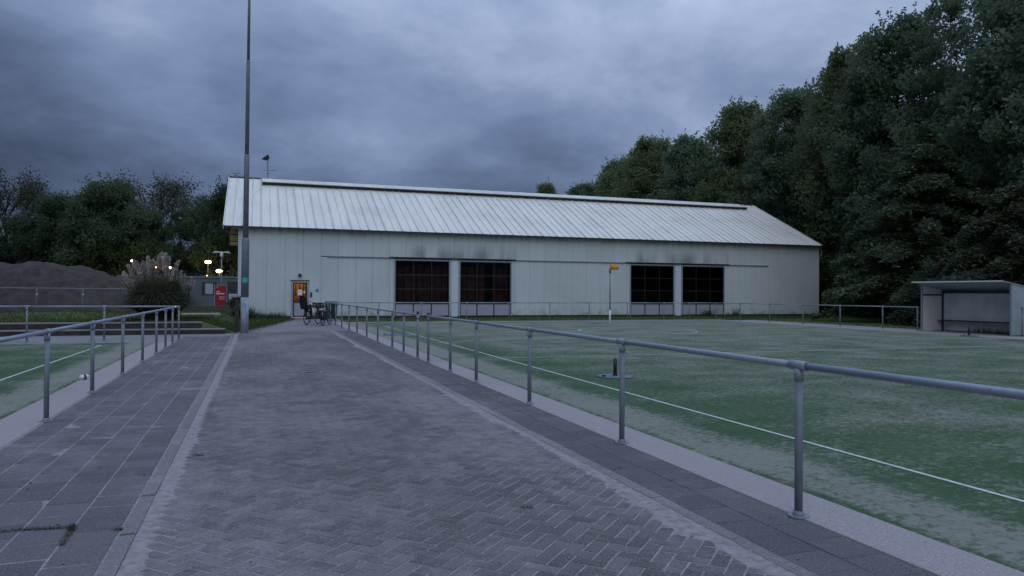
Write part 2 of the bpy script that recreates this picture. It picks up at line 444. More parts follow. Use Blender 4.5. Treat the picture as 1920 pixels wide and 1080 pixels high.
# herringbone clinkers
BL, BW, G = .218, .109, .008
def clipped(x, y): return -.70 < x < 2.93 and 2.0 < y < 30.9
bricks = []
def herring():
    # 45 degree herringbone on a unit grid of BW
    s = math.sqrt(.5); N = 330
    for i in range(-N, N):
        for j in range(-N, N):
            k = (i-j) % 4
            if k == 0: cxy = (i+1, j+.5); rot = 0
            elif k == 3: cxy = (i+.5, j+1); rot = 1       # vertical brick
            else: continue
            X, Y = cxy[0]*BW, cxy[1]*BW
            x, y = (X-Y)*s+1.1, (X+Y)*s+12
            if clipped(x, y): bricks.append((x, y, PI/4+rot*PI/2))
herring()
mb = MB(); mb.bbox(-BL/2+G/2, BL/2-G/2, -BW/2+G/2, BW/2-G/2, -.05, 0, .006)
brick_me = mb.mesh('brick', M_BRICK)
cand = sorted([b for b in bricks if in_view((b[0], b[1], 0), -10)], key=lambda b: proj((b[0], b[1], 0))[2])
near = set(cand[:300])
bv = np.array(mb.v); bf = np.array([f for f in mb.f if len(f) == 4])
Vs, Fs, Ts = [], [], []; q = 0
for b in bricks:
    tx, ty, dz = rnd.gauss(0, .006), rnd.gauss(0, .006), rnd.gauss(0, .0009)
    # traffic has settled shallow hollows into the surface
    dz += .0012*math.sin(b[0]*1.7+b[1]*.6)*math.sin(b[1]*.9) - .0012
    a = b[2]+rnd.gauss(0, .012)
    if b in near:
        link('brick', brick_me, bed, (b[0], b[1], dz+.009-.009), (tx, ty, a))
    else:
        c, s_ = math.cos(a), math.sin(a)
        P = np.stack([bv[:, 0]*c-bv[:, 1]*s_+b[0], bv[:, 0]*s_+bv[:, 1]*c+b[1], bv[:, 2]+dz+bv[:, 1]*tx-bv[:, 0]*ty], 1)
        Vs.append(P); Fs.append(bf+q); Ts.append(np.full(len(bf), rnd.random())); q += len(bv)
o = link('brick_field', np_mesh('brick_field', np.concatenate(Vs), np.concatenate(Fs), M_BRICK, np.concatenate(Ts)), bed); tag(o, kind='stuff')
def tiles(parent, x0, cols, w, y0, y1, ysplit, mat, shift=.5, gap=.011, step=None, lift_=0):
    step = step or w
    m = MB().bbox(-w/2+gap/2, w/2-gap/2, -step/2+gap/2, step/2-gap/2, -.05, 0, .004); me = m.mesh('tile', mat)
    far = MB(); tint = []
    for c in range(cols):
        y = y0+(c % 2)*shift*step
        while y < y1:
            x = x0+w*(c+.5); yy = y+step/2
            dz = rnd.gauss(0, .0010)-.0015+lift_
            if yy < ysplit and in_view((x, yy, 0)): link('tile', me, parent, (x, yy, dz), (rnd.gauss(0, .005), rnd.gauss(0, .005), rnd.gauss(0, .006)))
            else: far.bbox(x-w/2+gap/2, x+w/2-gap/2, yy-step/2+gap/2, yy+step/2-gap/2, -.05, dz, .004); tint += [rnd.random()]*9
            y += step
    if far.v:
        me = far.mesh('tile_field', mat); a = me.attributes.new('tint', 'FLOAT', 'FACE'); a.data.foreach_set('value', tint)
        tag(link('tile_field', me, parent), kind='stuff')
tiles(bedl, -2.44, 5, .316, 2.4, 28.1, 20.5, M_TILE)
tiles(bedr, 3.075, 2, .33, 2.1, 30.9, 24, M_TILE2, gap=.008)
tiles(bedr, 2.945, 1, .125, 2.1, 30.9, 18, M_KERB, step=1.0, lift_=.009)
tiles(bedl, -.85, 1, .11, 2.4, 28.1, 18, M_KERB, step=1.0, lift_=.009)
# blown sand lying along both edges of the herringbone
def sand_band(xa, side, wmin, wmax, name):
    r_ = random.Random(int(xa*100)+5); vv = []; y = 2.0; ww = wmin; k = 0
    while y < 30.9:
        tgt = wmin+(wmax-wmin)*(.5+.3*math.sin(y*1.1+xa)+.2*math.sin(y*2.9+1))*(.75+.25*math.sin(y*.37))
        ww = ww*.8+tgt*.2+r_.gauss(0, .009); w_ = max(.02, ww)
        vv += [(xa, y, .0036), (xa+side*w_*.55, y, .0016), (xa+side*w_*1.25, y, -.0055+r_.gauss(0, .0008))]; y += .022; k += 1
    fs = []
    for i in range(k-1):
        for c in range(2): q_ = 3*i+c; fs.append((q_, q_+1, q_+4, q_+3) if side > 0 else (q_, q_+3, q_+4, q_+1))
    MB().add(vv, fs, True).build(name, M_SAND, bed)
sand_band(-.742, 1, .07, .21, 'sand_band')
sand_band(2.948, -1, .07, .23, 'sand_band')

# terrace steps and lawns
def step(name, x1, y0, y1, z1, label):
    t = empty(name, (x1, y0, 0), label=label, cat='step', group='steps up to the lawn')
    x = x1; i = 0
    while x > -40:
        L = 2.4
        MB().box(x-L+.01, x, y0, y0+.07, 0, z1-.045).build('riser_board', M_TIMBER, t, True)
        MB().bbox(x-L+.006, x, y0-.02, y1, z1-.045+.002, z1, .008).build('coping', M_KERB, t, True)
        x -= L
step('terrace_step', -1.15, 29.9, 30.42, .19, 'lower dark step with pale coping along the lawn')
step('terrace_step', -2.0, 30.42, 30.85, .43, 'upper dark step with pale coping along the lawn')
def lawn_h(x, y):
    a = min(1, max(0, (-.6-x)/1.6)); a = a*a*(3-2*a)
    h = .42*a
    if y > 46: h *= max(0, 1-(y-46)/6)
    return h + .03*math.sin(x*.9+y*.5)*a*min(1, max(0, (y-31)/2))
def lawn_edge(y):      # right boundary of the left lawn
    return -.75 if y < 32 else (-.75+(y-32)*.19 if y < 44 else 1.5)
vv, ff = [], []; nx, ny = 60, 46
for j in range(-1, ny+1):
    y = 30.44+(54-30.44)*max(j, 0)/ny
    xr = lawn_edge(y) if y < 46.2 else -1.2
    for i in range(nx+1):
        f = i/nx; x = xr-(1-f)**2.2*48
        vv.append((x, y, max(-.005, lawn_h(x, y)-.012) if j >= 0 else -.05))
for j in range(ny+1):
    for i in range(nx):
        k = j*(nx+1)+i; ff.append((k, k+1, k+nx+2, k+nx+1))
tag(MB().add(vv, ff, True).build('lawn_left', M_LAWN), kind='structure')
tag(sheet('lawn_in_front_of_hall', [(4.6, 39.75), (30, 39.75), (30, 14), (60, 14), (60, 46.25), (4.6, 46.25)], .006, M_LAWN), kind='structure')
sheet('door_step_paving', rect(1.55, 4.2, 44.9, 46.2), .004, M_REDBRICK)
sheet('window_paving', rect(8.3, 11.8, 44.4, 46.2), .03, M_REDBRICK)
MB().bbox(-3.6, -1.8, 40.0, 41.3, .3, .47, .01).build('concrete_slab_in_lawn', M_STRIP)['kind'] = 'structure'

# ------------------------------------------------------------------ sports hall
HX0, HX1, HY, RY, EZ, RZ = -1.02, 41.62, 46.3, 54.5, 5.5, 9.55
hall = empty('sports_hall', (HX0, HY, 0), label='long white clad sports hall with ribbed white gable roof', cat='building')
PW = (16.37-7.93)/8
seams = [7.93+PW*k for k in range(-9, 33)]
seams = [HX0]+[s for s in seams if HX0+.2 < s < HX1-.2]+[HX1]
def panel_mesh(wd, z0, z1):
    m = MB(); m.box(.004, wd-.004, 0, .05, z0, z1); m.box(wd-.05, wd-.016, -.012, 0.0, z0, z1-.002)
    return m.mesh('wall_panel', M_WALL)
cache = {}
def wall_panel(x0, x1, z0, z1):
    k = (round(x1-x0, 3), z0, z1)
    if k not in cache: cache[k] = panel_mesh(x1-x0, z0, z1)
    link('wall_panel', cache[k], hall, (x0-HX0, 0, 0))
WIN = [(8.2, 11.9), (12.46, 16.14), (25.0, 28.68), (29.24, 32.98)]
DOOR = (1.95, 3.0)
def free(x0, x1, z0, z1):
    """lower panels cut round openings"""
    segs = [(x0, x1)]
    for a, b in WIN+[DOOR]:
        out = []
        for s0, s1 in segs:
            if b <= s0 or a >= s1: out.append((s0, s1)); continue
            if a > s0+.02: out.append((s0, a))
            if b < s1-.02: out.append((b, s1))
        segs = out
    for s0, s1 in segs: wall_panel(s0, s1, z0, z1)
for x0, x1 in zip(seams[:-1], seams[1:]):
    mid = (x0+x1)/2
    if 4.0 < mid < 36.9:
        wall_panel(x0, x1, 3.83, EZ); free(x0, x1, .13, 3.77)
    elif x1 > DOOR[0]+.02 and x0 < DOOR[1]-.02:
        wall_panel(x0, x1, 2.32, EZ); free(x0, x1, .13, 2.315)
    else: wall_panel(x0, x1, .13, EZ)
P = lambda m, name, mat, par=None: m.build(name, mat, hall if par is None else par, par is None)
P(MB().box(HX0+.02, HX1-.02, HY+.052, HY+.09, 3.80, EZ-.02).box(HX0+.02, 1.9, HY+.052, HY+.09, .02, 3.80).box(3.05, 8.18, HY+.052, HY+.09, .02, 3.80)
  .box(16.16, 24.98, HY+.052, HY+.09, .02, 3.8).box(33.0, HX1-.02, HY+.052, HY+.09, .02, 3.8).box(11.92, 12.44, HY+.052, HY+.09, .02, 3.8).box(28.7, 29.22, HY+.052, HY+.09, .02, 3.8)
  .box(1.9, 3.05, HY+.052, HY+.09, 2.3, 3.8), 'inner_lining', M_INNER)
for a, b in [(HX0, 1.92), (3.03, 8.15), (16.2, 24.95), (33.03, HX1)]:
    P(MB().box(a, b, HY-.03, HY+.04, -.02, .125), 'plinth', M_DARKT)
for a, b in [(4.08, 7.88), (16.42, 24.6), (33.4, 36.87)]:
    P(MB().box(a, b, HY-.07, HY+.02, 3.772, 3.826), 'rail_cover', M_GALV_D)
for a, b in [(7.9, 16.4), (24.65, 33.35)]:
    P(MB().box(a, b, HY-.12, HY+.03, 3.80, 3.86), 'head_flashing', M_DARKT)
P(MB().box(HX1-.01, HX1+.07, HY-.03, HY+.1, .0, EZ+.02), 'corner_trim', M_ROOF)
P(MB().box(HX0-.06, HX0+.004, HY-.03, HY+.1, .0, EZ-.1), 'corner_trim', M_WALL)
def window(a, b):
    f = MB()
    for x0, x1 in [(a, a+.085), (b-.085, b)]: f.box(x0, x1, HY-.03, HY+.1, .06, 3.74)
    f.box(a+.085, b-.085, HY-.03, HY+.1, 3.655, 3.74)
    wo_ = P(f, 'window', M_FRAME)
    g = MB(); ia, ib = a+.085, b-.085; wd = (ib-ia)
    for z0, z1 in [(.06, .12), (.86, .97), (3.60, 3.655)]: g.box(ia, ib, HY-.005, HY+.07, z0, z1)
    for x in (ia, ib-.05): g.box(x, x+.05, HY-.005, HY+.07, .12, .86); g.box(x, x+.05, HY-.005, HY+.07, .97, 3.60)
    for k in (1, 2): g.box(ia+wd*k/3-.035, ia+wd*k/3+.035, HY-.004, HY+.068, .121, .859)
    P(g, 'inner_frame', M_DARKT, wo_)
    bars = MB()
    for k in (1, 2): bars.box(ia+wd*k/3-.02, ia+wd*k/3+.02, HY+.005, HY+.06, .97, 3.60)
    for z in (1.84, 2.74):
        for k in range(3): bars.box(ia+wd*k/3+.02, ia+wd*(k+1)/3-.02, HY+.006, HY+.058, z-.02, z+.02)
    P(bars, 'glazing_bar', M_DARKM, wo_)
    for k in range(3):
        xa, xb = ia+wd*k/3+.022, ia+wd*(k+1)/3-.022
        for z0, z1 in [(.975, 1.815), (1.865, 2.715), (2.765, 3.595)]:
            P(MB().box(xa, xb, HY+.03, HY+.036, z0, z1), 'pane', M_GLASS, wo_)
        P(MB().box(xa+.02, xb-.02, HY+.01, HY+.05, .125, .855), 'lower_panel', M_LOWP, wo_)
for a, b in WIN: window(a, b)
for a, b in [(11.9, 12.46), (28.68, 29.24)]:
    P(MB().box(a+.07, b-.07, HY-.06, HY-.014, .05, 3.70), 'pillar_cover', M_PILLAR)
    P(MB().box(a+.05, b-.05, HY-.09, HY-.02, 3.705, 3.79), 'pillar_cap', M_GALV_D)
# interior: closed hall, brown boards behind the left windows
P(MB().box(HX0+.1, HX1-.1, HY+.2, RY+8, -.04, 0.0), 'hall_floor', M_INNER)
for a, b in WIN[:2]:
    x = a+.1; k = 0
    while x < b-.3:
        wdt = .30+.12*((k*7) % 3)
        if not (a > 12 and 1.75 < x-a < 2.55) and not (a < 12 and .85 < x-a < 1.05):
            P(MB().box(x, min(x+wdt-.05, b), HY+.9+.03*(k % 2), HY+.95+.03*(k % 2), .3, 3.35 if k % 4 else 3.5), 'curtain_board', M_CURTAIN)
        x += wdt; k += 1
P(MB().box(15.2, 15.95, HY+.7, HY+.74, 1.7, 2.25), 'red_board', M_DRED)
P(MB().box(3.9, HX1-.2, HY+2.6, HY+2.7, 0, 4.6), 'partition', M_INNER)
# gables, rear wall
def gable(x0, x1, name):
    vv = [(x, y, z) for x in (x0, x1) for y, z in ((HY+.06, 0), (RY+8.2, 0), (RY+8.2, EZ-.05), (RY, RZ-.12), (HY+.06, EZ-.05))]
    m = MB().add(vv, [(0,1,2,3,4), (9,8,7,6,5)]+[(i, 5+i, 5+(i+1) % 5, (i+1) % 5) for i in range(5)])
    P(m, name, M_WALL)
gable(HX0, HX0+.1, 'gable_wall'); gable(HX1-.11, HX1-.012, 'gable_wall')
P(MB().box(HX0+.1, HX1-.12, RY+8.1, RY+8.2, 0, EZ-.05), 'rear_wall', M_WALL)
# roof panels
RX0, RX1 = -1.87, 41.72
EY, EZr = 46.02, 5.47                          # eave edge
sl_len = math.hypot(RY-EY, RZ-EZr); sl_ang = math.atan2(RZ-EZr, RY-EY)
rp = MB(); rp.box(.004, PW-.004, 0, sl_len, -.06, 0)
rp.add([(PW-.09, 0, .001), (PW-.08, 0, .06), (PW-.03, 0, .06), (PW-.02, 0, .001), (PW-.09, sl_len, .001), (PW-.08, sl_len, .06), (PW-.03, sl_len, .06), (PW-.02, sl_len, .001)],
       [(0,4,5,1), (1,5,6,2), (2,6,7,3), (0,1,2,3)])
xm = PW*.45
rp.add([(xm, 0, .001), (xm+.012, 0, .04), (xm+.04, 0, .04), (xm+.052, 0, .001), (xm, sl_len, .001), (xm+.012, sl_len, .04), (xm+.04, sl_len, .04), (xm+.052, sl_len, .001)],
       [(0,4,5,1), (1,5,6,2), (2,6,7,3), (0,1,2,3)])
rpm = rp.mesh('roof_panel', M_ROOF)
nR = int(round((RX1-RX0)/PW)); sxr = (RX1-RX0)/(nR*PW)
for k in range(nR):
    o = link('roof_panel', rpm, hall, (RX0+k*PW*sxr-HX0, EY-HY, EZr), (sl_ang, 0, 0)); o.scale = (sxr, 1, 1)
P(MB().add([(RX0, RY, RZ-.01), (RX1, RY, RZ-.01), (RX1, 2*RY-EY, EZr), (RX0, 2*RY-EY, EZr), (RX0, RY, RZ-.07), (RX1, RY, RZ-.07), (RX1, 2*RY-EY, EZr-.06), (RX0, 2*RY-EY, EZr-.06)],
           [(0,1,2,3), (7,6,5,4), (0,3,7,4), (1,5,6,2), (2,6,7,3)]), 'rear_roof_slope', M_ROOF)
P(MB().box(RX0-.01, RX1+.02, EY-.11, EY+.02, EZr-.11, EZr+.005), 'eave_gutter', M_DARKT)
P(MB().box(RX0-.03, RX1+.03, RY-.09, RY+.09, RZ+.005, RZ+.06), 'ridge_cap', M_DARKT)
def verge(x0, x1, mat):
    d_ = Vector((0, math.cos(sl_ang), math.sin(sl_ang))); up = Vector((0, -math.sin(sl_ang), math.cos(sl_ang)))
    a = Vector((0, EY-.02, EZr)); b = a+d_*(sl_len+.02); vv = []
    for x in (x0, x1):
        for p, h in ((a, -.2), (b, -.2), (b, .05), (a, .05)): q_ = p+up*h; vv.append((x, q_.y, q_.z))
    P(MB().add(vv, [(0,1,2,3), (7,6,5,4), (0,4,5,1), (1,5,6,2), (2,6,7,3), (3,7,4,0)]), 'verge_board', mat)
verge(RX0-.06, RX0-.004, M_ROOF); verge(RX1+.004, RX1+.05, M_ROOF)
# raised ventilation flap along the ridge
def slope_pt(s_, h): return (EY+s_*math.cos(sl_ang)-h*math.sin(sl_ang), EZr+s_*math.sin(sl_ang)+h*math.cos(sl_ang))
def slope_box(x0, x1, s0, s1, h0, h1, d1=0):
    vv = []
    for x in (x0, x1):
        for s_, h in ((s0, h0), (s1, h0-d1), (s1, h1-d1), (s0, h1)): y, z = slope_pt(s_, h); vv.append((x, y, z))
    return MB().add(vv, [(0,1,2,3), (7,6,5,4), (0,4,5,1), (1,5,6,2), (2,6,7,3), (3,7,4,0)])
S0 = sl_len-1.45
x = .29; k = 0
while x < 40.0:
    x2 = min(x+PW*2, 40.1); P(slope_box(x+.005, x2-.005, S0, sl_len-.1, .25, .29, .20), 'ridge_vent_panel', M_ROOF); x = x2
P(slope_box(.29, 40.1, S0+.10, S0+.14, .062, .225), 'ridge_vent_opening', M_DARKT)
P(slope_box(.27, .286, S0, sl_len-.1, .0, .29, .20), 'ridge_vent_end', M_ROOF); P(slope_box(40.104, 40.12, S0, sl_len-.1, .0, .29, .20), 'ridge_vent_end', M_ROOF)
# tan box below the left overhang
tb = P(MB().box(-1.58, -1.10, 47.3, 48.6, 4.42, 5.42), 'gable_box', M_TAN)
for z in (4.62, 5.02): P(MB().box(-1.585, -1.08, 47.285, 47.3, z, z+.05), 'joint_strip', M_DARKT, tb)
P(MB().torus((HX1+.13, HY+.1, 4.95), .32, .025, 'y', 14, 6, -1.2, 1.3), 'cable_hoop', M_ROOF)
# door
df = MB().box(1.95, 2.05, HY-.04, HY+.1, 0.02, 2.27).box(2.9, 3.0, HY-.04, HY+.1, 0.02, 2.27).box(2.05, 2.9, HY-.04, HY+.1, 2.17, 2.27)
door = P(df, 'door', M_FRAME)
P(MB().box(1.9, 3.02, HY-.07, HY+.0, 2.272, 2.31), 'door_head', M_DARKT, door)
P(MB().box(2.05, 2.9, HY-.06, HY+.09, .0, .06), 'threshold', M_WHITE, door)
leaf = MB().box(2.06, 2.13, HY, HY+.05, .07, 2.16).box(2.82, 2.89, HY, HY+.05, .07, 2.16).box(2.13, 2.82, HY, HY+.05, 2.09, 2.16).box(2.13, 2.82, HY, HY+.05, .93, 1.03).box(2.13, 2.82, HY, HY+.05, .07, .15)
P(leaf, 'door_leaf', M_DARKT, door)
P(MB().box(2.13, 2.82, HY+.01, HY+.04, .15, .93), 'lower_panel', M_LOWP, door)
P(MB().box(2.13, 2.82, HY+.02, HY+.026, 1.03, 2.09), 'pane', M_DGLASS, door)
P(MB().box(2.33, 2.60, HY+.008, HY+.012, 1.40, 1.74), 'paper_notice', M_PAPER, door)
P(MB().box(2.67, 2.78, HY+.008, HY+.012, 1.53, 1.66), 'paper_notice', M_PAPER, door)
P(MB().tube([(2.85, HY-.0, 1.0), (2.85, HY-.05, 1.0), (2.74, HY-.05, 1.0)], .012, 6), 'handle', M_GALV, door)
# lobby behind the door
P(MB().box(1.3, 1.34, HY+.1, HY+2.5, 0, 2.7), 'lobby_wall', M_WOOD); P(MB().box(3.7, 3.74, HY+.1, HY+2.5, 0, 2.7), 'lobby_wall', M_WOOD)
P(MB().box(1.3, 3.74, HY+2.5, HY+2.55, 0, 2.7), 'lobby_wall', M_WOOD); P(MB().box(1.3, 3.74, HY+.1, HY+2.55, 2.7, 2.75), 'lobby_ceiling', M_WOOD)
for x in (2.28, 2.5, 2.74, 2.9): P(MB().box(x, x+.07, HY+1.8, HY+1.9, .3, 2.25), 'hanging_coat', M_DARKM)
P(MB().box(1.95, 2.6, HY+1.55, HY+1.6, .2, 1.35), 'hanging_coat', M_CURTAIN)
P(MB().box(2.1, 3.0, HY+1.0, HY+1.3, 2.62, 2.69), 'ceiling_lamp', M_LAMPIN)
ll = bpy.data.lights.new('lobby_light', 'POINT'); ll.energy = 34; ll.color = (1, .68, .30); ll.shadow_soft_size = .2
lo = bpy.data.objects.new('lobby_light', ll); COL.objects.link(lo); lo.parent = hall; lo.location = (2.5-HX0, 1.1, 2.5)
# wall fittings
wl = P(MB().lathe([(0, .09), (.08, .08), (.12, 0), (.11, -.05), (0, -.05)], (2.45, HY-.10, 2.60), 12).box(2.41, 2.49, HY-.08, HY-.013, 2.62, 2.72), 'wall_lamp', M_BLACK)
P(MB().box(3.07, 3.17, HY-.08, HY-.013, 1.30, 1.58), 'letter_box', M_DARKM)
P(MB().box(3.40, 3.56, HY-.025, HY-.013, 1.62, 1.78), 'number_plate', M_BLUE)

# ------------------------------------------------------------------ railings
POST = {}
def railing(pts, name, label, caps=(), z0=1.10, z1=1.06, r=.0265, flange=True, n=10, skip=()):
    t = empty(name, (pts[0][0], pts[0][1], 0), label=label, cat='railing', group='tubular steel railings round the pitches')
    zs = [z0+(z1-z0)*i/max(1, len(pts)-1) for i in range(len(pts))]
    for i, (p, z) in enumerate(zip(pts, zs)):
        if i in skip: continue
        top = z+.07 if i in caps else z
        po = MB().tube([(p[0], p[1], 0), (p[0], p[1], top)], r*1.12, n).build('post', M_GALV_D, t, True)
        if flange:
            MB().lathe([(0, .010), (.074, .010)], (p[0], p[1], .002), 20, False).lathe([(.074, .010), (.076, .0)], (p[0], p[1], .002), 20).lathe([(.041, 0), (.041, .028), (.031, .032)], (p[0], p[1], .012), 14).build('base_flange', M_GALV_D, po)
        if i in caps: MB().lathe([(.0, .012), (r*1.25, .01), (r*1.25, -.06)], (p[0], p[1], top), 12).build('end_cap', M_BLACK, po)
        # tee fitting
        d_ = Vector(pts[min(i+1, len(pts)-1)])-Vector(pts[max(i-1, 0)]); d_ = Vector((d_[0], d_[1], 0)).normalized()
        q_ = Vector((p[0], p[1], z)); e0 = .085 if i > 0 else .02; e1 = .085 if i < len(pts)-1 else .02
        fit = MB().tube([q_-d_*e0, q_+d_*e1], r*1.32, 12)
        fit.tube([q_-Vector((0, 0, .11)), q_-Vector((0, 0, r*.9))], r*1.32, 12)
        fit.build('tee_fitting', M_GALV, po)
    for i in range(len(pts)-1):
        MB().tube([(pts[i][0], pts[i][1], zs[i]), (pts[i+1][0], pts[i+1][1], zs[i+1])], r, 12).build('rail', M_GALV, t, True)
    return t
railing([(3.75, y) for y in (1.6, 4.36, 7.1, 9.95, 12.68, 14.56, 16.6)], 'railing', 'near galvanised railing along the right pitch beside brick path', (6,), 1.11, 1.07)
railing([(3.73-(y-17.69)*.0085, y) for y in (17.69, 19.42, 21.08, 23.65, 26.0, 28.47, 30.88, 33.45, 35.93, 38.4, 39.6)], 'railing', 'railing from gate gap on to the parked bicycles', (0,), 1.07, 1.05)
railing([(-2.44, y) for y in (5.0, 7.75, 10.4, 13.05, 15.8, 18.4, 20.8, 22.8, 24.6, 26.5)], 'railing', 'railing between left pitch and tiled pavement', (), 1.11, 1.10)
railing([(-2.49-2.14*k, 26.5) for k in range(0, 14)], 'railing', 'railing across the far end of left pitch before steps', (), 1.10, 1.10, skip=(0,))
railing([(x, 39.6) for x in (3.58, 6.22, 8.54, 11.13, 13.63, 16.17, 18.7, 21.24, 23.79, 25.6, 27.55)], 'railing', 'thin railing across far end of right pitch before hall', (), 1.05, 1.07, .024, False, 8, (0,))
railing([(27.57, 39.56), (27.79, 37.44), (27.98, 34.97), (28.17, 32.46), (28.36, 29.97), (28.55, 27.44), (28.72, 25.62)], 'railing', 'railing along far side of right pitch left of the dugout', (), 1.07, 1.08, .024, False, 8, (0,))
railing([(29.0, 20.95), (29.05, 18.5), (29.1, 16.0)], 'railing', 'short railing starting right of the dugout', (0,), 1.08, 1.08, .024, False, 8)

# ------------------------------------------------------------------ lamp post and timber post
lp = empty('lamp_post', (-.46, 30.33, 0), label='tall tapering grey lamp post at end of brick path', cat='lamp post')
def LP(m, n, mt): return m.build(n, mt, lp)
lx = .0102          # slight lean
def ax(z): return (lx*z*.6, 0, z)
LP(MB().tube([ax(-.05), ax(1.38)], .152, 20), 'base_section', M_POLEL)
b2 = LP(MB().tube([ax(1.381), ax(3.62), ax(3.7)], [.145, .142, .112], 20), 'lower_shaft', M_POLE)
LP(MB().tube([ax(3.701), ax(6.9), ax(6.95)], [.105, .096, .08], 16), 'middle_shaft', M_POLE)
LP(MB().tube([ax(6.951), ax(10.6), ax(10.64)], [.078, .07, .06], 16), 'upper_shaft', M_POLE)
LP(MB().tube([ax(10.641), ax(15.2)], [.058, .045], 14), 'top_shaft', M_POLE)
LP(MB().box(-.06, .06, -.160, -.139, .55, 1.15), 'service_hatch', M_POLEL)
LP(MB().lathe([(.150, -.10), (.152, -.09), (.152, .09), (.150, .1)], (ax(2.05)[0], 0, 2.05), 20), 'sticker_band', M_POLE)
sg = MB(); n = 16
sg.add([(ax(2.05)[0]+.11*math.cos(2*PI*k/n)*.9, -.154-.004*0-(0 if True else 0), 2.05+.11*math.sin(2*PI*k/n)) for k in range(n)]+[(ax(2.05)[0]+.11*math.cos(2*PI*k/n)*.9, -.16, 2.05+.11*math.sin(2*PI*k/n)) for k in range(n)],
       [tuple(range(n, 2*n))]+[(k, (k+1) % n, n+(k+1) % n, n+k) for k in range(n)])
LP(sg, 'round_sticker', M_GREEN)
for z in (3.25, 2.85): LP(MB().lathe([(.0, .0), (.02, .0), (.02, .02), (0, .02)], (ax(z)[0]-.02, -.148, z), 8), 'bolt', M_DARKM)
tag(MB().bbox(-.80, -.66, 30.2, 30.34, -.05, 1.28, .02).build('timber_post', M_TIMBER), 'dark square timber post standing against the lamp post', 'post')

# floodlight mast behind the hall
fm = empty('floodlight_mast', (.78, 66, 0), label='thin mast with one dark floodlight rising behind hall roof', cat='floodlight')
MB().tube([(0, 0, 0), (0, 0, 12.9)], [.11, .07], 10).build('pole', M_GALV_D, fm)
MB().tube([(-.35, 0, 12.0), (.6, 0, 12.0)], .03, 6).tube([(-.15, 0, 11.6), (.3, 0, 11.85)], .02, 6).build('crossbar', M_GALV_D, fm)
hd = MB(); Mh = Matrix.Translation((-.16, 0, 13.1)) @ Matrix.Rotation(math.radians(-38), 4, 'Y') @ Matrix.Scale(.62, 4)
hv = [Mh @ Vector((x, y, z)) for x, y, z in [(-.5, -.28, .05), (.45, -.28, .05), (.45, .28, .05), (-.5, .28, .05), (-.28, -.18, -.32), (.3, -.18, -.42), (.3, .18, -.42), (-.28, .18, -.32), (-.62, -.3, .12), (.5, -.3, .12), (.5, .3, .12), (-.62, .3, .12)]]
hd.add(hv, [(4,5,6,7), (0,4,7,3), (1,2,6,5), (0,1,5,4), (3,7,6,2), (8,9,1,0), (9,10,2,1), (10,11,3,2), (11,8,0,3), (8,11,10,9)])
hd.build('lamp_head', M_DARKM, fm)

# ------------------------------------------------------------------ korfball gear
kp = empty('korfball_post', (16.42, 32.4, 0), label='korfball post carrying a yellow basket on the green pitch', cat='post')
MB().tube([(0, 0, .0), (0, 0, .80)], .042, 12).build('lower_tube', M_WHITE, kp)
MB().tube([(0, 0, .80), (0, 0, 2.85)], .036, 12).build('post', M_GALV, kp)
bk = MB()
for r0, r1 in ((.205, .20),):
    bk.lathe([(.20, 0), (.212, .0), (.212, .25), (.20, .25), (.20, 0)], (.22, 0, 2.80), 24)
ko = bk.build('basket', M_YELLOW, kp)
MB().tube([(0, 0, 2.62), (0, 0, 2.83)], .055, 10).box(0, .05, -.03, .03, 2.74, 2.83).build('basket_bracket', simple('olive_plastic', (.2, .15, .03), .6), kp)
def baseplate(x, y, stub, label, rad=.36, rz=0):
    t = empty('post_base', (x, y, 0), rz, label, 'post base', 'loose korfball post bases')
    MB().lathe([(0, .03), (rad-.02, .03), (rad, .015), (rad, .003), (0, .003)], (0, 0, .0), 28).build('plate', M_PLATE, t)
    MB().lathe([(.02, 0), (.035, 0), (.035, .025), (.02, .025), (.02, 0)], (-rad+.06, 0, .03), 10).build('carry_eye', M_BLACK, t)
    if stub: MB().tube([(0, 0, .03), (0, 0, stub)], .036, 12).tube([(0, 0, .03), (0, 0, .07)], .05, 12).build('socket', M_BLACK, t)
    return t
baseplate(6.58, 12.75, .36, 'grey post base with black socket behind the second nearest railing post', rz=.3)
baseplate(27.05, 21.7, .42, 'post base with black socket in front of the dugout', .33)
baseplate(4.86, 27.6, 0, 'flat grey post base without socket lying by pitch edge near the bicycles', .36)

# ------------------------------------------------------------------ dugout
dg = empty('dugout', (28.75, 23.3, 0), label='open fronted grey metal dugout with a bench inside', cat='dugout')
DX0, DX1, DY0, DY1 = 28.75, 30.05, 21.2, 25.45
D = lambda m, n, mt, par=None: m.build(n, mt, dg if par is None else par, par is None)
for y in (DY0, DY1-.06): D(MB().box(DX0-.03, DX0+.03, y, y+.06, 0, 2.12), 'front_post', M_GALV)
for y in (DY0+.03, DY1-.09): D(MB().box(DX1-.08, DX1-.03, y, y+.05, 0, 1.86), 'rear_post', M_DARKT)
for y, mt in ((DY0, M_DUGG), (DY1-.02, M_DUGW)):
    vv = [(x, yy, z) for yy in (y+.005, y+.017) for x, z in ((DX0+.032, .03), (DX1, .03), (DX1, 1.88), (DX0+.032, 2.10))]
    D(MB().add(vv, [(0,1,2,3), (7,6,5,4), (0,4,5,1), (1,5,6,2), (2,6,7,3), (3,7,4,0)]), 'side_wall', mt)
nb = 4
for k in range(nb):
    y0 = DY0+.03+(DY1-DY0-.06)*k/nb; y1 = DY0+.03+(DY1-DY0-.06)*(k+1)/nb
    D(MB().box(DX1-.02, DX1, y0+.003, y1-.003, .04, 1.87), 'back_panel', M_DUGW)
vv = []
for y in (DY0-.02, DY1+.02):
    for x, z in ((DX0-.52, 2.205), (DX1+.12, 1.88), (DX1+.12, 1.915), (DX0-.52, 2.24)): vv.append((x, y, z))
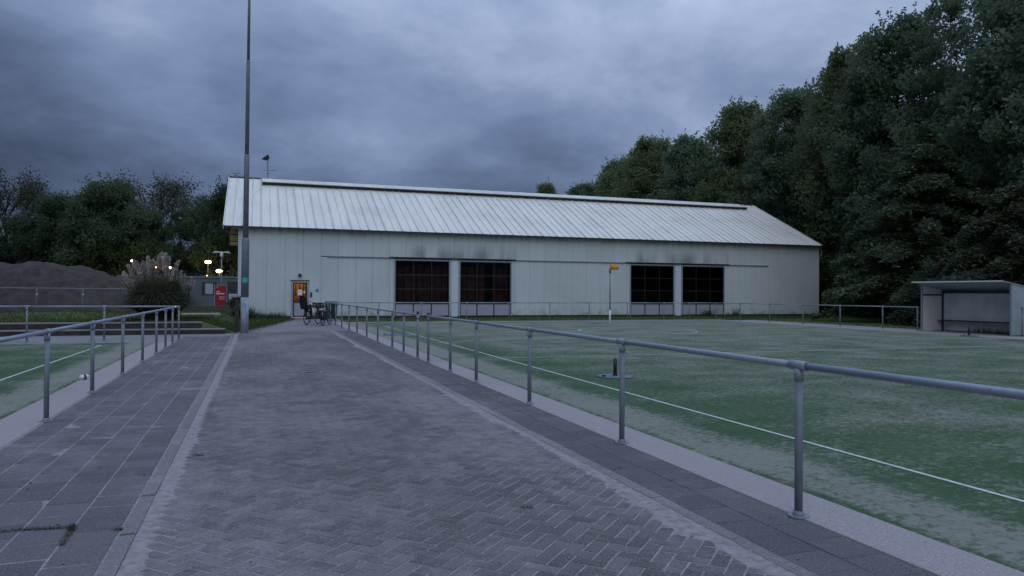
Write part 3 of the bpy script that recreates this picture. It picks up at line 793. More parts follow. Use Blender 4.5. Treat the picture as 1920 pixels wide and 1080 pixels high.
rf = D(MB().add(vv, [(0,1,2,3), (7,6,5,4), (0,4,5,1), (1,5,6,2), (2,6,7,3), (3,7,4,0)]), 'roof', M_DUGG)
D(MB().box(DX0-.555, DX0-.522, DY0-.03, DY1+.03, 2.195, 2.25), 'roof_edge', M_WHITE, rf)
D(MB().box(DX1-.1, DX1-.025, DY0+.09, DY1-.1, 1.73, 1.86), 'rear_beam', M_DARKT)
D(MB().box(DX0+.03, DX1-.09, DY1-.05, DY1-.025, 1.62, 1.68), 'side_brace', M_DARKT)
bn = D(MB().box(DX1-.45, DX1-.03, DY0+.08, DY1-.1, .47, .51), 'bench', M_TIMBER)
for y in (DY0+.4, 23.2, DY1-.5): D(MB().box(DX1-.4, DX1-.35, y, y+.05, 0, .468), 'bench_leg', M_GALV, bn)
rb = empty('red_container', (29.9, 20.3, 0), label='dark red plastic bin beside right end of dugout', cat='bin')
MB().lathe([(0, 0), (.26, 0), (.30, .95), (.32, .98)], (0, 0, 0), 14).build('body', M_DRED, rb)
MB().lathe([(.33, .98), (.33, 1.03), (.2, 1.12), (0, 1.14)], (0, 0, 0), 14).build('lid', M_DRED, rb)

# ------------------------------------------------------------------ bicycles and bin
def bicycle(name, label, loc, rz, fcol, childseat=False, crate=False, panniers=False, lean=.05):
    t = empty(name, loc, rz, label, 'bicycle', 'bicycles parked at the hall door'); t.rotation_euler = (lean, 0, rz)
    R, WB = .345, 1.08
    def wheel(x, n='wheel'):
        w_ = MB().torus((x, 0, R), R-.022, .022, 'y', 30, 8).build('wheel', M_RUBBER, t)
        MB().torus((x, 0, R), R-.05, .011, 'y', 30, 6).build('rim', M_GALV, w_)
        sp = MB()
        for k in range(14):
            a = 2*PI*k/14; sp.tube([(x, 0, R), (x+(R-.05)*math.cos(a), 0, R+(R-.05)*math.sin(a))], .0022, 3, False)
        sp.build('spokes', M_GALV, w_); MB().tube([(x, -.05, R), (x, .05, R)], .025, 8).build('hub', M_DARKM, w_)
        MB().torus((x, 0, R), R+.02, .018, 'y', 20, 5, .15 if x else .1, 2.9).build('mudguard', M_BLACK, t)
    wheel(0); wheel(WB)
    fr = MB(); bb = (.46, 0, .29); st = (.30, 0, .80); hdt = (.88, 0, .92); hdb = (.92, 0, .72)
    fr.tube([bb, st], .017, 8).tube([bb, (.62, 0, .33), (.8, 0, .5), hdb], .021, 8).tube([(.44, 0, .45), (.66, 0, .56), hdt], .015, 8)
    for s_ in (-.05, .05): fr.tube([(0, s_, R), bb], .011, 6).tube([(0, s_, R), (.33, 0, .72)], .009, 6)
    fr.tube([hdb, hdt], .022, 8); fr.build('frame', fcol, t)
    fk = MB().tube([hdb, (.95, 0, .66)], .018, 8)
    for s_ in (-.05, .05): fk.tube([(.95, s_, .68), (WB-.03, s_, .42), (WB, s_, R)], .011, 6)
    fk.tube([(.95, -.05, .68), (.95, .05, .68)], .014, 6); fk.build('fork', M_DARKM, t)
    hb = MB().tube([hdt, (.86, 0, 1.06)], .014, 8).tube([(.62, -.30, 1.10), (.78, -.28, 1.11), (.87, -.12, 1.08), (.87, .12, 1.08), (.78, .28, 1.11), (.62, .30, 1.10)], .012, 8).build('handlebar', M_GALV, t)
    for s_ in (-1, 1): MB().tube([(.60, s_*.302, 1.10), (.72, s_*.29, 1.107)], .018, 8).build('grip', M_BLACK, hb)
    sdl = MB(); sv = []
    for x, wd, z in ((.13, .03, .93), (.16, .09, .95), (.25, .10, .955), (.34, .045, .945), (.43, .02, .935)):
        sv += [(x, -wd, z-.01), (x, 0, z+.02), (x, wd, z-.01), (x, 0, z-.05)]
    sdl.add(sv, [(4*i+k, 4*i+(k+1) % 4, 4*i+4+(k+1) % 4, 4*i+4+k) for i in range(4) for k in range(4)]+[(0,1,2,3), (19,18,17,16)], True)
    sdl.tube([st, (.28, 0, .92)], .013, 6); sdl.build('saddle', M_BLACK, t)
    rk = MB()
    for s_ in (-.06, .06): rk.tube([(-.28, s_, .74), (.28, s_, .74)], .008, 6).tube([(0, s_, R), (-.08, s_, .74)], .007, 6)
    for x in (-.28, -.1, .1): rk.tube([(x, -.06, .74), (x, .06, .74)], .007, 6)
    rk.build('rear_rack', M_BLACK, t)
    MB().box(.0, .5, .055, .085, .25, .40).build('chain_case', M_BLACK, t)
    cr = MB().tube([(.46, -.1, .29), (.46, .1, .29)], .02, 8).tube([(.46, .1, .29), (.52, .1, .13)], .01, 6).tube([(.46, -.1, .29), (.40, -.1, .45)], .01, 6).box(.47, .57, .1, .2, .115, .14).box(.35, .45, -.2, -.1, .44, .465).build('crank', M_DARKM, t)
    MB().tube([(.40, .06, .27), (.34, .24, .0)], .011, 6).tube([(.40, -.06, .27), (.34, -.18, .02)], .011, 6).build('kick_stand', M_GALV_D, t)
    if childseat:
        cs = MB(); Ms = Matrix.Translation((-.12, 0, .80)) @ Matrix.Rotation(math.radians(-14), 4, 'Y')
        cs.box(-.16, .22, -.17, .17, 0, .06, Ms)
        pts = [(-.16, -.18, .02), (-.16, .18, .02), (-.20, .20, .35), (-.22, .17, .62), (-.23, .10, .72), (-.23, -.10, .72), (-.22, -.17, .62), (-.20, -.20, .35)]
        cs.add([Ms @ Vector(p) for p in pts]+[Ms @ Vector((p[0]-.06, p[1], p[2])) for p in pts], [tuple(range(8)), tuple(range(15, 7, -1))]+[(k, 8+k, 8+(k+1) % 8, (k+1) % 8) for k in range(8)])
        for s_ in (-1, 1):
            cs.box(-.2, .1, s_*.19-.02, s_*.19+.02, .06, .22, Ms); cs.box(.1, .2, s_*.15-.04, s_*.15+.04, -.42, .02, Ms)
        o_ = cs.build('child_seat', M_BLACK, t)
        MB().box(-.05, .16, -.14, .14, .061, .09, Ms).box(-.155, -.12, -.15, .15, .1, .58, Ms).build('cushion', simple('grey_cushion', (.10, .10, .115), .9), o_)
    if crate:
        cb = MB(); x0, x1, y0, y1, z0, z1 = .86, 1.22, -.24, .24, .80, 1.06
        cb.box(x0, x1, y0, y1, z0, z0+.015)
        for k in range(3):
            za, zb = z0+.03+.085*k, z0+.09+.085*k
            cb.box(x0, x0+.012, y0, y1, za, zb).box(x1-.012, x1, y0, y1, za, zb).box(x0+.013, x1-.013, y0, y0+.012, za, zb).box(x0+.013, x1-.013, y1-.012, y1, za, zb)
        for xx in (x0+.013, x1-.038):
            for yy in (y0+.013, y1-.038): cb.box(xx, xx+.025, yy, yy+.025, z0+.016, z1+.02)
        cb.box(1.0, 1.06, -.03, .03, .70, .80); cb.build('front_crate', M_BLACK, t)
    if panniers:
        for s_ in (-1, 1):
            MB().bbox(-.26, .14, s_*.16-.07, s_*.16+.07, .34, .72, .03).build('pannier', M_BLACK, t)
        MB().box(-.2, .1, -.09, .09, .722, .75).build('pannier_strap', M_DARKM, t)
    return t
M_BIKEG = simple('bike_dark_green', (.055, .085, .075), .4, .1)
a1 = math.atan2(37.95-37.0, 2.95-2.33)
bicycle('bicycle', 'dark bicycle with child seat behind and crate in front of the door', (2.31, 37.0, -.005), a1, M_BIKEG, True, True)
a2 = math.atan2(36.95-35.95, 3.38-2.98)
bicycle('bicycle', 'dark bicycle with rear panniers, nearer the railing', (2.99, 36.0, -.005), a2, M_BLACK, False, False, True, -.05)
wb = empty('waste_bin', (4.0, 42.7, 0), .1, 'dark green wheeled bin behind the railing by hall wall', 'bin')
MB().add([(-.24, -.28, .08), (.24, -.28, .08), (.24, .28, .08), (-.24, .28, .08), (-.29, -.36, 1.0), (.29, -.36, 1.0), (.29, .36, 1.0), (-.29, .36, 1.0)], [(0,3,2,1), (4,5,6,7), (0,1,5,4), (1,2,6,5), (2,3,7,6), (3,0,4,7)]).build('body', simple('bin_dark_green', (.012, .03, .032), .6), wb)
MB().bbox(-.3, .3, -.38, .4, 1.002, 1.07, .03).build('lid', M_BLACK, wb)
for s_ in (-.25, .25): MB().torus((s_, .3, .1), .075, .025, 'x', 14, 6).build('wheel', M_RUBBER, wb)

# ------------------------------------------------------------------ vegetation generators
def leaves(rg, C, size, flat=0., elong=1.5, up=None):
    """leaf-shaped quads at points C (n,3); returns V,F"""
    n = len(C)
    d_ = rg.normal(size=(n, 3)); d_[:, 2] *= (1-flat)
    d_ /= np.linalg.norm(d_, axis=1, keepdims=True)+1e-9
    e = rg.normal(size=(n, 3)); e -= d_*(e*d_).sum(1, keepdims=True); 
    if flat: e[:, 2] *= (1-flat)
    e /= np.linalg.norm(e, axis=1, keepdims=True)+1e-9
    s = size*(.6+.8*rg.random((n, 1)))
    a = C-d_*s*.5*elong; b = C+d_*s*.5*elong; m = C+e*s*.42; k = C-e*s*.42
    V = np.stack([a, m, b, k], 1).reshape(-1, 3); F = np.arange(4*n).reshape(n, 4)
    return V, F
def crown_mesh(name, seed, mat, H=20., z0=4., R=5., clumps=170, per=170, leaf=.27, csz=1.05, top=1.0, shape='round', flat=.15):
    rg = np.random.default_rng(seed); cs = []
    lob = [(rg.uniform(0, 2*PI), rg.uniform(.2, .9), rg.uniform(.55, 1.0)) for _ in range(9)]
    while len(cs) < clumps:
        u = rg.random()
        z = z0+(H-z0)*u
        if shape == 'round': prof = math.sin(PI*min(1, .12+.83*u))**.55
        elif shape == 'cone': prof = (1-u)**.75*.95+.06
        else: prof = 1-.35*u
        a = rg.uniform(0, 2*PI)
        lb = 1+sum(.20*w_*math.exp(-((math.atan2(math.sin(a-p), math.cos(a-p))/.55)**2+((u-h)/.18)**2)) for p, h, w_ in lob)-.12
        rr = R*prof*lb*math.sqrt(rg.uniform(.10, 1.0))
        cs.append((rr*math.cos(a), rr*math.sin(a), z, csz*rg.uniform(.55, 1.25), rg.random()))
    cs = np.array(cs)
    Ps, T = [], []
    for c in cs:
        k = int(per*rg.uniform(.5, 1.3))
        g = rg.normal(size=(k, 3)); g /= np.linalg.norm(g, axis=1, keepdims=True); g *= (rg.random((k, 1))**.45)*c[3]*1.25
        g[:, 2] *= .72
        Ps.append(g+c[:3]); T.append(np.clip(c[4]*.6+rg.random(k)*.4, 0, 1))
        # sprigs that break the outline
        for _ in range(3):
            dr = rg.normal(size=3); dr[2] = abs(dr[2])*1.2; dr /= np.linalg.norm(dr); L = c[3]*rg.uniform(1.1, 1.9); kk = 14
            tt = rg.random((kk, 1)); Ps.append(c[:3]+dr*L*(.4+.6*tt)+rg.normal(size=(kk, 3))*.11); T.append(np.full(kk, c[4]*.6+.2))
    C = np.concatenate(Ps); V, F = leaves(rg, C, leaf, flat)
    return np_mesh(name, V, F, mat, np.concatenate(T)), cs
def trunk_mesh(name, seed, cs, H, r0, z0, lean=.3):
    rg = np.random.default_rng(seed+100); m = MB()
    top = H*.86; ctrl = [Vector((0, 0, -.15))]
    for k in range(1, 7): ctrl.append(Vector((rg.normal()*lean*k/6, rg.normal()*lean*k/6, top*k/6)))
    m.tube(ctrl, [r0*(1-.86*k/6)*(1.35 if k == 0 else 1) for k in range(7)], 9)
    idx = rg.permutation(len(cs))[:min(46, len(cs))]
    for i in idx:
        c = Vector(cs[i][:3]); zb = max(z0*.55, min(top*.93, c.z-math.hypot(c.x, c.y)*rg.uniform(.5, .9)))
        f = zb/top*6; k = min(5, int(f)); b = ctrl[k].lerp(ctrl[k+1], f-k)
        mid = b.lerp(c, .5)+Vector((rg.normal()*.3, rg.normal()*.3, -.25)); rr = r0*.26*(1-.6*zb/H)
        m.tube([b, mid, c], [rr, rr*.6, rr*.15], 5, False)
    return m.mesh(name, M_BARK)
def tree_proto(seed, mat, **kw):
    tr = {k: kw.pop(k) for k in ('r0', 'lean') if k in kw}
    cm, cs = crown_mesh('crown', seed, mat, **kw)
    tm = trunk_mesh('trunk', seed, cs, kw.get('H', 20.), tr.get('r0', .32), kw.get('z0', 4.), tr.get('lean', .3))
    return cm, tm, kw.get('H', 20.)
def put_tree(proto, name, x, y, h, rz, label, cat='tree', group=None, sx=1., z=0):
    t = empty(name, (x, y, z), rz, label, cat, group); s = h/proto[2]; t.scale = (s*sx, s*sx, s)
    link('trunk', proto[1], t); link('crown', proto[0], t); return t
BA = tree_proto(11, M_LEAF, H=20., z0=3.2, R=5.2, clumps=260, per=330, leaf=.185)
BB = tree_proto(23, M_LEAF2, H=20., z0=2.6, R=4.8, clumps=230, per=340, leaf=.185, csz=1.12)
BC = tree_proto(37, M_LEAF, H=20., z0=5.5, R=4.9, clumps=130, per=190, leaf=.17, csz=.85)   # airier
BD = tree_proto(51, M_LEAFD, H=11., z0=1.0, R=4.2, clumps=160, per=280, leaf=.17, csz=.95, r0=.22)
BE = tree_proto(67, M_LEAFD, H=11., z0=3.2, R=3.5, clumps=70, per=170, leaf=.15, csz=.72, r0=.2)
BU = tree_proto(71, M_LEAFD, H=4., z0=.3, R=2.2, clumps=60, per=260, leaf=.11, csz=.6, r0=.08, lean=.1)
if False: CO = tree_proto(83, M_NEEDLE, H=10., z0=.6, R=4.6, clumps=210, per=170, leaf=.24, csz=.85, shape='barrel', flat=.6, r0=.3)
def drape_proto(seed, mat, H, R, tiers, nper):
    """conifer with layered, drooping sprays"""
    rg = np.random.default_rng(seed); Ps, T, cs = [], [], []
    for i in range(tiers):
        u = i/(tiers-1); z = .8+(H-.8)*u; rt = R*(1-u)**.55*1.0+.35
        nb_ = int(5+9*(1-u))
        for b in range(nb_):
            a = rg.uniform(0, 2*PI); L = rt*rg.uniform(.75, 1.1); tcol = rg.random(); zz = z+rg.normal()*.22
            k = int(nper*(.35+L/R)); s = rg.random(k)**.6
            wv = (1-s*.55)*.75
            px_ = s*L; py_ = rg.normal(size=k)*wv*.42; pz_ = .28*np.sin(s*PI*.8)-.62*s**2.2+rg.normal(size=k)*.10-abs(py_)*.3
            Ps.append(np.stack([px_*math.cos(a)-py_*math.sin(a), px_*math.sin(a)+py_*math.cos(a), zz+pz_], 1))
            T.append(np.clip(tcol*.6+rg.random(k)*.4*s, 0, 1)); cs.append((L*.8*math.cos(a), L*.8*math.sin(a), zz, 1, tcol))
    V, F = leaves(rg, np.concatenate(Ps), .105, .6, 2.1)
    return np_mesh('crown', V, F, mat, np.concatenate(T)), trunk_mesh('trunk', seed, np.array(cs), H, .3, .6, .1), H
CD = drape_proto(91, M_NEEDLE, 10., 4.4, 20, 850)
CE = drape_proto(97, M_NEEDLEB, 6.5, 4.4, 13, 1000)
def twiggy_proto(seed, H=16.):
    rg = np.random.default_rng(seed); m = MB(); tips = []
    def grow(p, d_, L, r, lv):
        q = p+d_*L; mid = p.lerp(q, .5)+Vector(rg.normal(size=3))*L*.05
        m.tube([p, mid, q], [r, r*.8, r*.55], 6 if lv < 2 else 3, False)
        if lv >= 5: tips.append((q, d_, L)); return
        nb_ = 4 if lv == 0 else 3
        for k in range(nb_+(1 if lv in (2, 3) else 0)):
            ax_ = Vector(rg.normal(size=3)).cross(d_).normalized()
            nd = (Matrix.Rotation(math.radians(rg.uniform(14, 42)), 3, ax_) @ d_); nd.z += .10; nd.normalize()
            st_ = p.lerp(q, rg.uniform(.55, 1.0)) if k else q
            grow(st_, nd, L*rg.uniform(.58, .80), r*.55, lv+1)
    grow(Vector((0, 0, -.1)), Vector((0, 0, 1)), H*.29, .30, 0)
    tp = np.array([t[0] for t in tips]); C = np.repeat(tp, 9, 0)+rg.normal(size=(len(tp)*9, 3))*.3
    V, F = leaves(rg, C, .13)
    zmax = max(v[2] for v in m.v)
    return np_mesh('crown', V, F, M_BUD, rg.random(len(F))), m.mesh('trunk', M_BARK), zmax
TW = twiggy_proto(5); TX = twiggy_proto(14)

# right-hand wood
GR = 'broadleaf trees of the wood behind the hall and dugout'
for pr_, x, y, h, rz, sx, lb in [
    (BA, 50.3, 108, 19.0, .3, 1.0, 'farthest tree of the wood, low above hall roof at its left end'),
    (BB, 51.0, 97, 20.6, 2.9, 1.05, 'second farthest tree of the wood above the hall roof'),
    (BB, 50.4, 86.8, 21.8, 1.3, 1.0, 'rounded tree above the hall roof, left of the wood\'s big step up'),
    (BA, 50.3, 77.1, 20.2, 2.2, 1.0, 'tree in the notch of the skyline above right half of roof'),
    (BB, 50.1, 67.4, 21.6, 4.0, .95, 'tall tree above the right end of the roof ridge'),
    (BA, 49.4, 58.2, 21.0, 5.1, .92, 'broad tree above the sloping right roof edge'),
    (BB, 48.4, 49.6, 22.0, .9, .85, 'tall tree just right of the hall\'s end wall'),
    (BA, 46.4, 43.1, 22.0, 3.4, .85, 'tree rising between the hall end and the layered conifer'),
    (BC, 45.5, 36.6, 22.2, 2.0, .85, 'airy tall tree with sky showing through its top'),
    (BA, 44.0, 29.5, 23.0, 4.4, .9, 'highest tree, its crown cut by top right corner'),
    (BC, 40.2, 25.0, 19.0, 1.1, .95, 'gappy tree at right frame edge above brownish conifer'),
    (BB, 35.4, 88.3, 15.3, .4, .62, 'small treetop alone above middle of the hall ridge')]:
    put_tree(pr_, 'broadleaf_tree', x, y, h, rz, lb, 'tree', GR, sx)
for i, (pr_, x, y, h, rz) in enumerate([(BB, 60, 98, 19, 2), (BA, 60, 84, 18.5, 4), (BB, 60, 71, 19, 1), (BA, 58, 60, 19, 5), (BB, 56, 49, 18, 3), (BA, 54, 40, 17, .5), (BB, 52, 31, 16, 2.6), (BA, 50, 23, 15, 1.5)]):
    put_tree(pr_, 'broadleaf_tree', x, y, h, rz, 'tree deep in the wood, mostly hidden behind the front row', 'tree', 'hidden second row of the wood')
put_tree(CD, 'conifer', 37.6, 33.0, 11.0, .7, 'large dark conifer with layered sprays behind the dugout', 'tree', None, 1.12)
put_tree(CE, 'conifer', 36.3, 25.2, 7.6, 2.2, 'low spreading brownish conifer at right edge above dugout', 'tree', None, 1.1)
GB = 'understorey shrubs along the wood edge'
for x, y, h, sx, lb in [(47.2, 51.5, 5.5, 1.2, 'shrub against the hall\'s right end wall'), (46.6, 46.8, 5.0, 1.2, 'shrub just right of hall corner behind the railing'),
    (43.4, 43.2, 4.6, 1.2, 'second shrub from the hall corner along the wood edge'), (41.6, 40.0, 4.9, 1.15, 'third shrub from the hall corner along the wood edge'),
    (40.2, 37.0, 4.0, 1.2, 'shrub at left foot of the layered conifer'), (36.0, 33.2, 3.2, 1.2, 'low shrub under the layered conifer left of dugout'),
    (34.4, 29.2, 3.0, 1.3, 'low shrub behind left corner of the dugout'), (47.5, 46, 9, 1.3, 'tall dark shrub filling the wood behind hall corner'), (46.5, 40, 9, 1.3, 'tall dark shrub deep under the wood\'s airy tree'),
    (43, 34, 8, 1.3, 'tall dark shrub behind the layered conifer'), (38.5, 27, 6, 1.3, 'dark shrub between the two conifers'), (37, 20, 5, 1.3, 'dark shrub behind the brownish conifer at frame edge'), (51, 54, 9, 1.3, 'tall dark shrub behind hall end wall')]:
    put_tree(BU, 'shrub', x, y, h, rnd.uniform(0, 6), lb, 'shrub', GB, sx)
# left tree line
GL = 'dark leafy trees behind the soil mound and cabins'
for pr_, x, y, h, rz, sx, lb in [
    (BD, -27.0, 84, 7.9, .2, 1.1, 'leftmost dark tree behind the soil mound'), (BD, -22.4, 87.3, 8.6, 1.6, 1.0, 'low dark tree second from left behind the mound'),
    (BD, -19.0, 86, 10.6, 3.0, .85, 'rounded dark tree behind the top of the mound'), (BD, -14.4, 82.7, 11.8, 4.2, .9, 'tallest dark tree behind right slope of the mound'),
    (BD, -11.4, 85.2, 9.6, 5.0, .85, 'dark tree behind the pampas grass, in front of the bare tree'), (BE, -8.0, 87.6, 10.2, .6, .9, 'thin dark tree with sky gaps above the cabins'),
    (BE, -5.6, 89.8, 12.0, 2.4, .95, 'gappy dark tree above the street lamp'), (BD, -2.6, 83, 12.2, 3.7, .72, 'dark tree touching the left end of the hall'), (BE, -4.2, 97, 11.0, 1.1, .9, 'farther dark tree behind the lit lamps')]:
    put_tree(pr_, 'dark_tree', x, y, h, rz, lb, 'tree', GL, sx)
for i in range(6):
    put_tree(BU, 'shrub', -30+3.2*i+rnd.uniform(-.6, .6), 93+rnd.uniform(-2, 2), 5.0+rnd.uniform(-.6, .8), rnd.uniform(0, 6), 'dark shrub in the thicket under the left trees', 'shrub', 'thicket under the left trees', 1.3)
GT = 'nearly bare trees behind the left tree line'
for pr_, x, y, h, rz, lb, sx in [(TW, -31.4, 113.7, 17.4, .4, 'bare twiggy tree at the left frame edge', 1.0), (TX, -26.8, 116.8, 17.2, 2., 'bare twiggy tree above the left trees, second from the edge', 1.05),
                         (TW, -15.0, 114, 18.2, 3.3, 'bare twiggy tree with domed top above the pampas grass', 1.1), (TX, -4.0, 105, 17, 5.0, 'thinly leafed tree rising beside the hall\'s left roof edge', .8)]:
    put_tree(pr_, 'bare_tree', x, y, h, rz, lb, 'tree', GT, sx)

# grass blades
def blades(name, pts, h, wdt, mat, seed, lean=.45):
    rg = np.random.default_rng(seed); C = np.array(pts); n = len(C)
    a = rg.uniform(0, 2*PI, n); hh = h*(.5+rg.random(n)); ln = rg.normal(size=(n, 2))*lean*hh[:, None]
    dx_ = np.cos(a)*wdt; dy_ = np.sin(a)*wdt
    z = np.zeros(n)
    V = np.stack([C+np.stack([dx_, dy_, z], 1), C-np.stack([dx_, dy_, z], 1), C+np.stack([ln[:, 0], ln[:, 1], hh], 1)], 1).reshape(-1, 3)
    return np_mesh(name, V, np.arange(3*n).reshape(n, 3), mat, rg.random(n))
pts = []
for _ in range(26000):
    y = 30.9+16*rnd.random()**1.6; x = lawn_edge(min(y, 46))-rnd.random()**1.7*17
    pts.append((x, y, max(-.005, lawn_h(x, y))))
for _ in range(16000): pts.append((rnd.uniform(4.7, 41), rnd.uniform(39.9, 46.2), .004))
for _ in range(9000): pts.append((rnd.uniform(30, 41), rnd.uniform(24, 46), .004))
for _ in range(2500):        # ragged fringe where lawn meets the yard
    y = rnd.uniform(31, 46); pts.append((lawn_edge(y)+abs(rnd.gauss(0, .28)), y, -.01))
tag(link('grass', blades('grass', pts, .075, .012, M_GRASSB, 3)), kind='stuff', label='short rough grass of the lawns', cat='grass')
def weed(x, y, z, n, h, sp, label, group=None, name='weed_clump', mat=None):
    p = [(x+rnd.gauss(0, sp), y+rnd.gauss(0, sp), z) for _ in range(n)]
    o = link(name, blades(name, [(a-x, b-y, 0) for a, b, _ in p], h, h*.055, mat or M_GRASSB, int(abs(x*91+y*17))+1, .5), None, (x, y, z))
    return tag(o, label, 'weeds', group)
# weeds in the tile joints: strips of tufts along the joints
def joint_weed(pts_, n, label):
    ps = []
    for _ in range(n):
        k = rnd.randrange(len(pts_)-1); f = rnd.random(); a, b = pts_[k], pts_[k+1]
        ps.append((a[0]+(b[0]-a[0])*f+rnd.gauss(0, .012), a[1]+(b[1]-a[1])*f+rnd.gauss(0, .012), -.005))
    tag(link('weed_clump', blades('weed_clump', ps, .022, .0022, M_WEED, n, .9)), label, 'weeds', 'weeds in the pavement joints')
M_WEED = leafmat('weed', (.05, .048, .03), (.10, .088, .05), .2)
joint_weed([(-1.80, 5.76), (-1.64, 5.74), (-1.475, 5.75), (-1.32, 5.72), (-1.20, 5.70)], 420, 'long line of weeds in a cross joint of the left tiles')
joint_weed([(-1.19, 5.75), (-1.165, 5.62)], 240, 'weed tuft where two joints meet on the left tiles')
joint_weed([(-1.165, 5.6), (-1.16, 5.3)], 170, 'thin weeds running along a lengthwise joint of the left tiles')
joint_weed([(-.89, 5.56), (-.80, 5.54)], 130, 'small brown weed tuft beside the left kerb')
joint_weed([(-.58, 7.85), (-.5, 7.8)], 60, 'tiny weed tuft on the brick path by the sand band')
joint_weed([(1.9, 5.2), (1.98, 5.15)], 50, 'tiny brownish weed tuft among bricks right of centre')
wi = 0
for x, y, h, n_, lb in [(-.6, 46.0, .55, 260, 'tall dark weeds at the hall\'s left corner behind lamp post'), (.2, 46.0, .32, 200, 'weeds against the wall just right of lamp post'), (.7, 46.0, .28, 180, 'weeds against the wall midway to the door'),
    (1.2, 46.0, .32, 200, 'weeds against the wall beside the door'), (31.2, 45.9, .45, 120, 'leafy weeds under the rightmost window'), (33.6, 45.9, .55, 30, 'thin weeds just right of the rightmost window'), (29.7, 45.9, .3, 30, 'small weed at left foot of the rightmost window')]:
    weed(x, y, .0, n_, h, .22, lb, 'weeds along the hall wall', mat=M_LEAFD)
for k in range(7): weed(29.6+.05*k, 21.6+.33*k, 0, 40, .22, .12, ['weed tuft at right end under the dugout bench', 'second weed tuft from right under the dugout bench', 'third weed tuft from right under the dugout bench', 'middle weed tuft under the dugout bench', 'weed tuft just right of the dugout bench\'s middle leg', 'weed tuft just left of the dugout bench\'s middle leg', 'leftmost weed tuft under the dugout bench'][k], 'weeds under the dugout bench', mat=M_LEAFD)
put_tree(BU, 'shrub', -1.0, 44.6, 1.0, 1.0, 'small green shrub left of lamp post by hall corner', 'shrub', None, 1.1, .2)

# pampas grass
pg = empty('pampas_grass', (-3.8, 33.0, .40), label='big pampas grass clump with pale feathery plumes', cat='ornamental grass')
rg = np.random.default_rng(77); nB = 9000; Vp, Tp = [], []
seg = 5
for i in range(nB):
    a = rg.uniform(0, 2*PI); L = rg.uniform(1.5, 2.9); r0 = .6*math.sqrt(rg.random()); sp = rg.uniform(.15, 1.0)**.8
    b = a+rg.normal()*.5; reach = sp*1.55*L/2; hgt = L*(1.12-.58*sp); wd = .010+.008*rg.random(); nrm = (-math.sin(b)*wd, math.cos(b)*wd)
    for k in range(seg+1):
        t_ = k/seg; rr = reach*t_**1.5; z = hgt*(1.45*t_-.62*t_*t_*(1+sp*.65)) ; wk = 1-t_*.9
        cx_, cy_ = r0*math.cos(a)+rr*math.cos(b), r0*math.sin(a)+rr*math.sin(b)
        Vp += [(cx_+nrm[0]*wk, cy_+nrm[1]*wk, max(.02, z)), (cx_-nrm[0]*wk, cy_-nrm[1]*wk, max(.02, z))]
    Tp += [rg.random()]*seg
F = []
for i in range(nB):
    o_ = i*2*(seg+1)
    for k in range(seg): F.append((o_+2*k, o_+2*k+1, o_+2*k+3, o_+2*k+2))
lm = link('leaf_mass', np_mesh('leaf_mass', Vp, F, M_PAMPL, Tp), pg); tag(lm, kind='stuff')
# plumes: (x offset, height of tip, lean x)
PLUMES = [(-1.30, 1.95, -.50), (-1.15, 2.25, -.45), (-1.05, 2.05, -.40), (-.95, 2.45, -.40), (-.80, 2.40, -.30), (-.62, 2.42, -.12), (-.42, 2.62, -.10), (-.36, 2.35, -.05), (-.25, 2.5, -.05),
          (-.05, 2.6, .0), (.02, 2.72, .02), (.10, 2.78, .0), (.18, 2.68, .04), (.26, 2.74, .05), (.33, 2.55, .06), (.40, 2.62, .1), (.05, 2.4, -.03), (.22, 2.42, .05),
          (.72, 2.46, .35), (.55, 2.15, .1), (.68, 2.1, .12), (.88, 2.05, .05), (1.0, 1.9, .25), (1.2, 1.8, .35), (-1.4, 1.7, -.6), (1.35, 1.65, .45)]
for i, (xo, zt, ln_) in enumerate(PLUMES):
    r_ = np.random.default_rng(900+i); k = 420 if i < 19 else 130; s = r_.random(k); Lp = (.66 if i < 19 else .42)+.18*r_.random(); yo = r_.uniform(-.5, .3)
    tip = np.array([xo, yo, zt]); dirv = np.array([ln_, .05, 1.0]); dirv /= np.linalg.norm(dirv); base = tip-dirv*Lp
    wv = (.050 if i < 19 else .022)*np.sin(np.clip(s*.95+.05, 0, 1)*PI)**.7+.006
    C = base+dirv*(s*Lp)[:, None]+r_.normal(size=(k, 3))*wv[:, None]*np.array([.6, .6, .35])
    V, F2 = leaves(r_, C, .055, 0, 2.4)
    ob = link('plume', np_mesh('plume', V, F2, M_PLUME, r_.random(k)), pg)
    MB().tube([(xo*.35, yo*.4, .5), tuple(base*.6+np.array([xo*.35, yo*.4, .5])*.4), tuple(base+dirv*Lp*.3)], .007, 4).build('stalk', M_PAMPL, ob)

# ------------------------------------------------------------------ soil mound, site fence, cabins, sign, lamps
rg = np.random.default_rng(4); vv, ff = [], []; nx, ny = 90, 40
prof = [(-60, 3.0), (-30, 3.3), (-22, 3.7), (-17, 3.55), (-15.4, 3.66), (-14.6, 3.58), (-13.7, 3.6), (-12, 3.28), (-10.4, 2.78), (-9, 2.5), (-7.5, 2.2), (-6, 1.4), (-4.6, .5), (-3.8, 0.0)]
hx = [p[0] for p in prof]; hz = [p[1] for p in prof]
for j in range(ny+1):
    y = 55.5+13*j/ny; u = j/ny; sh = math.sin(PI*min(1, u*1.15))**.8 if u < .87 else 0
    for i in range(nx+1):
        x = -50+46.5*i/nx
        hh = float(np.interp(x-(y-60)*.12, hx, hz))
        z = -.06+hh*sh*(1+.02*math.sin(x*1.9+y)+.015*math.sin(x*4.1-y*1.3))+rg.normal()*.05*(1 if 0 < j < ny else 0)
        vv.append((x, y, z))
for j in range(ny):
    for i in range(nx): k = j*(nx+1)+i; ff.append((k, k+1, k+nx+2, k+nx+1))
md = MB().add(vv, ff, True).build('soil_mound', M_SOIL); tag(md, 'long heap of bare brown soil behind the site fence', 'soil heap')
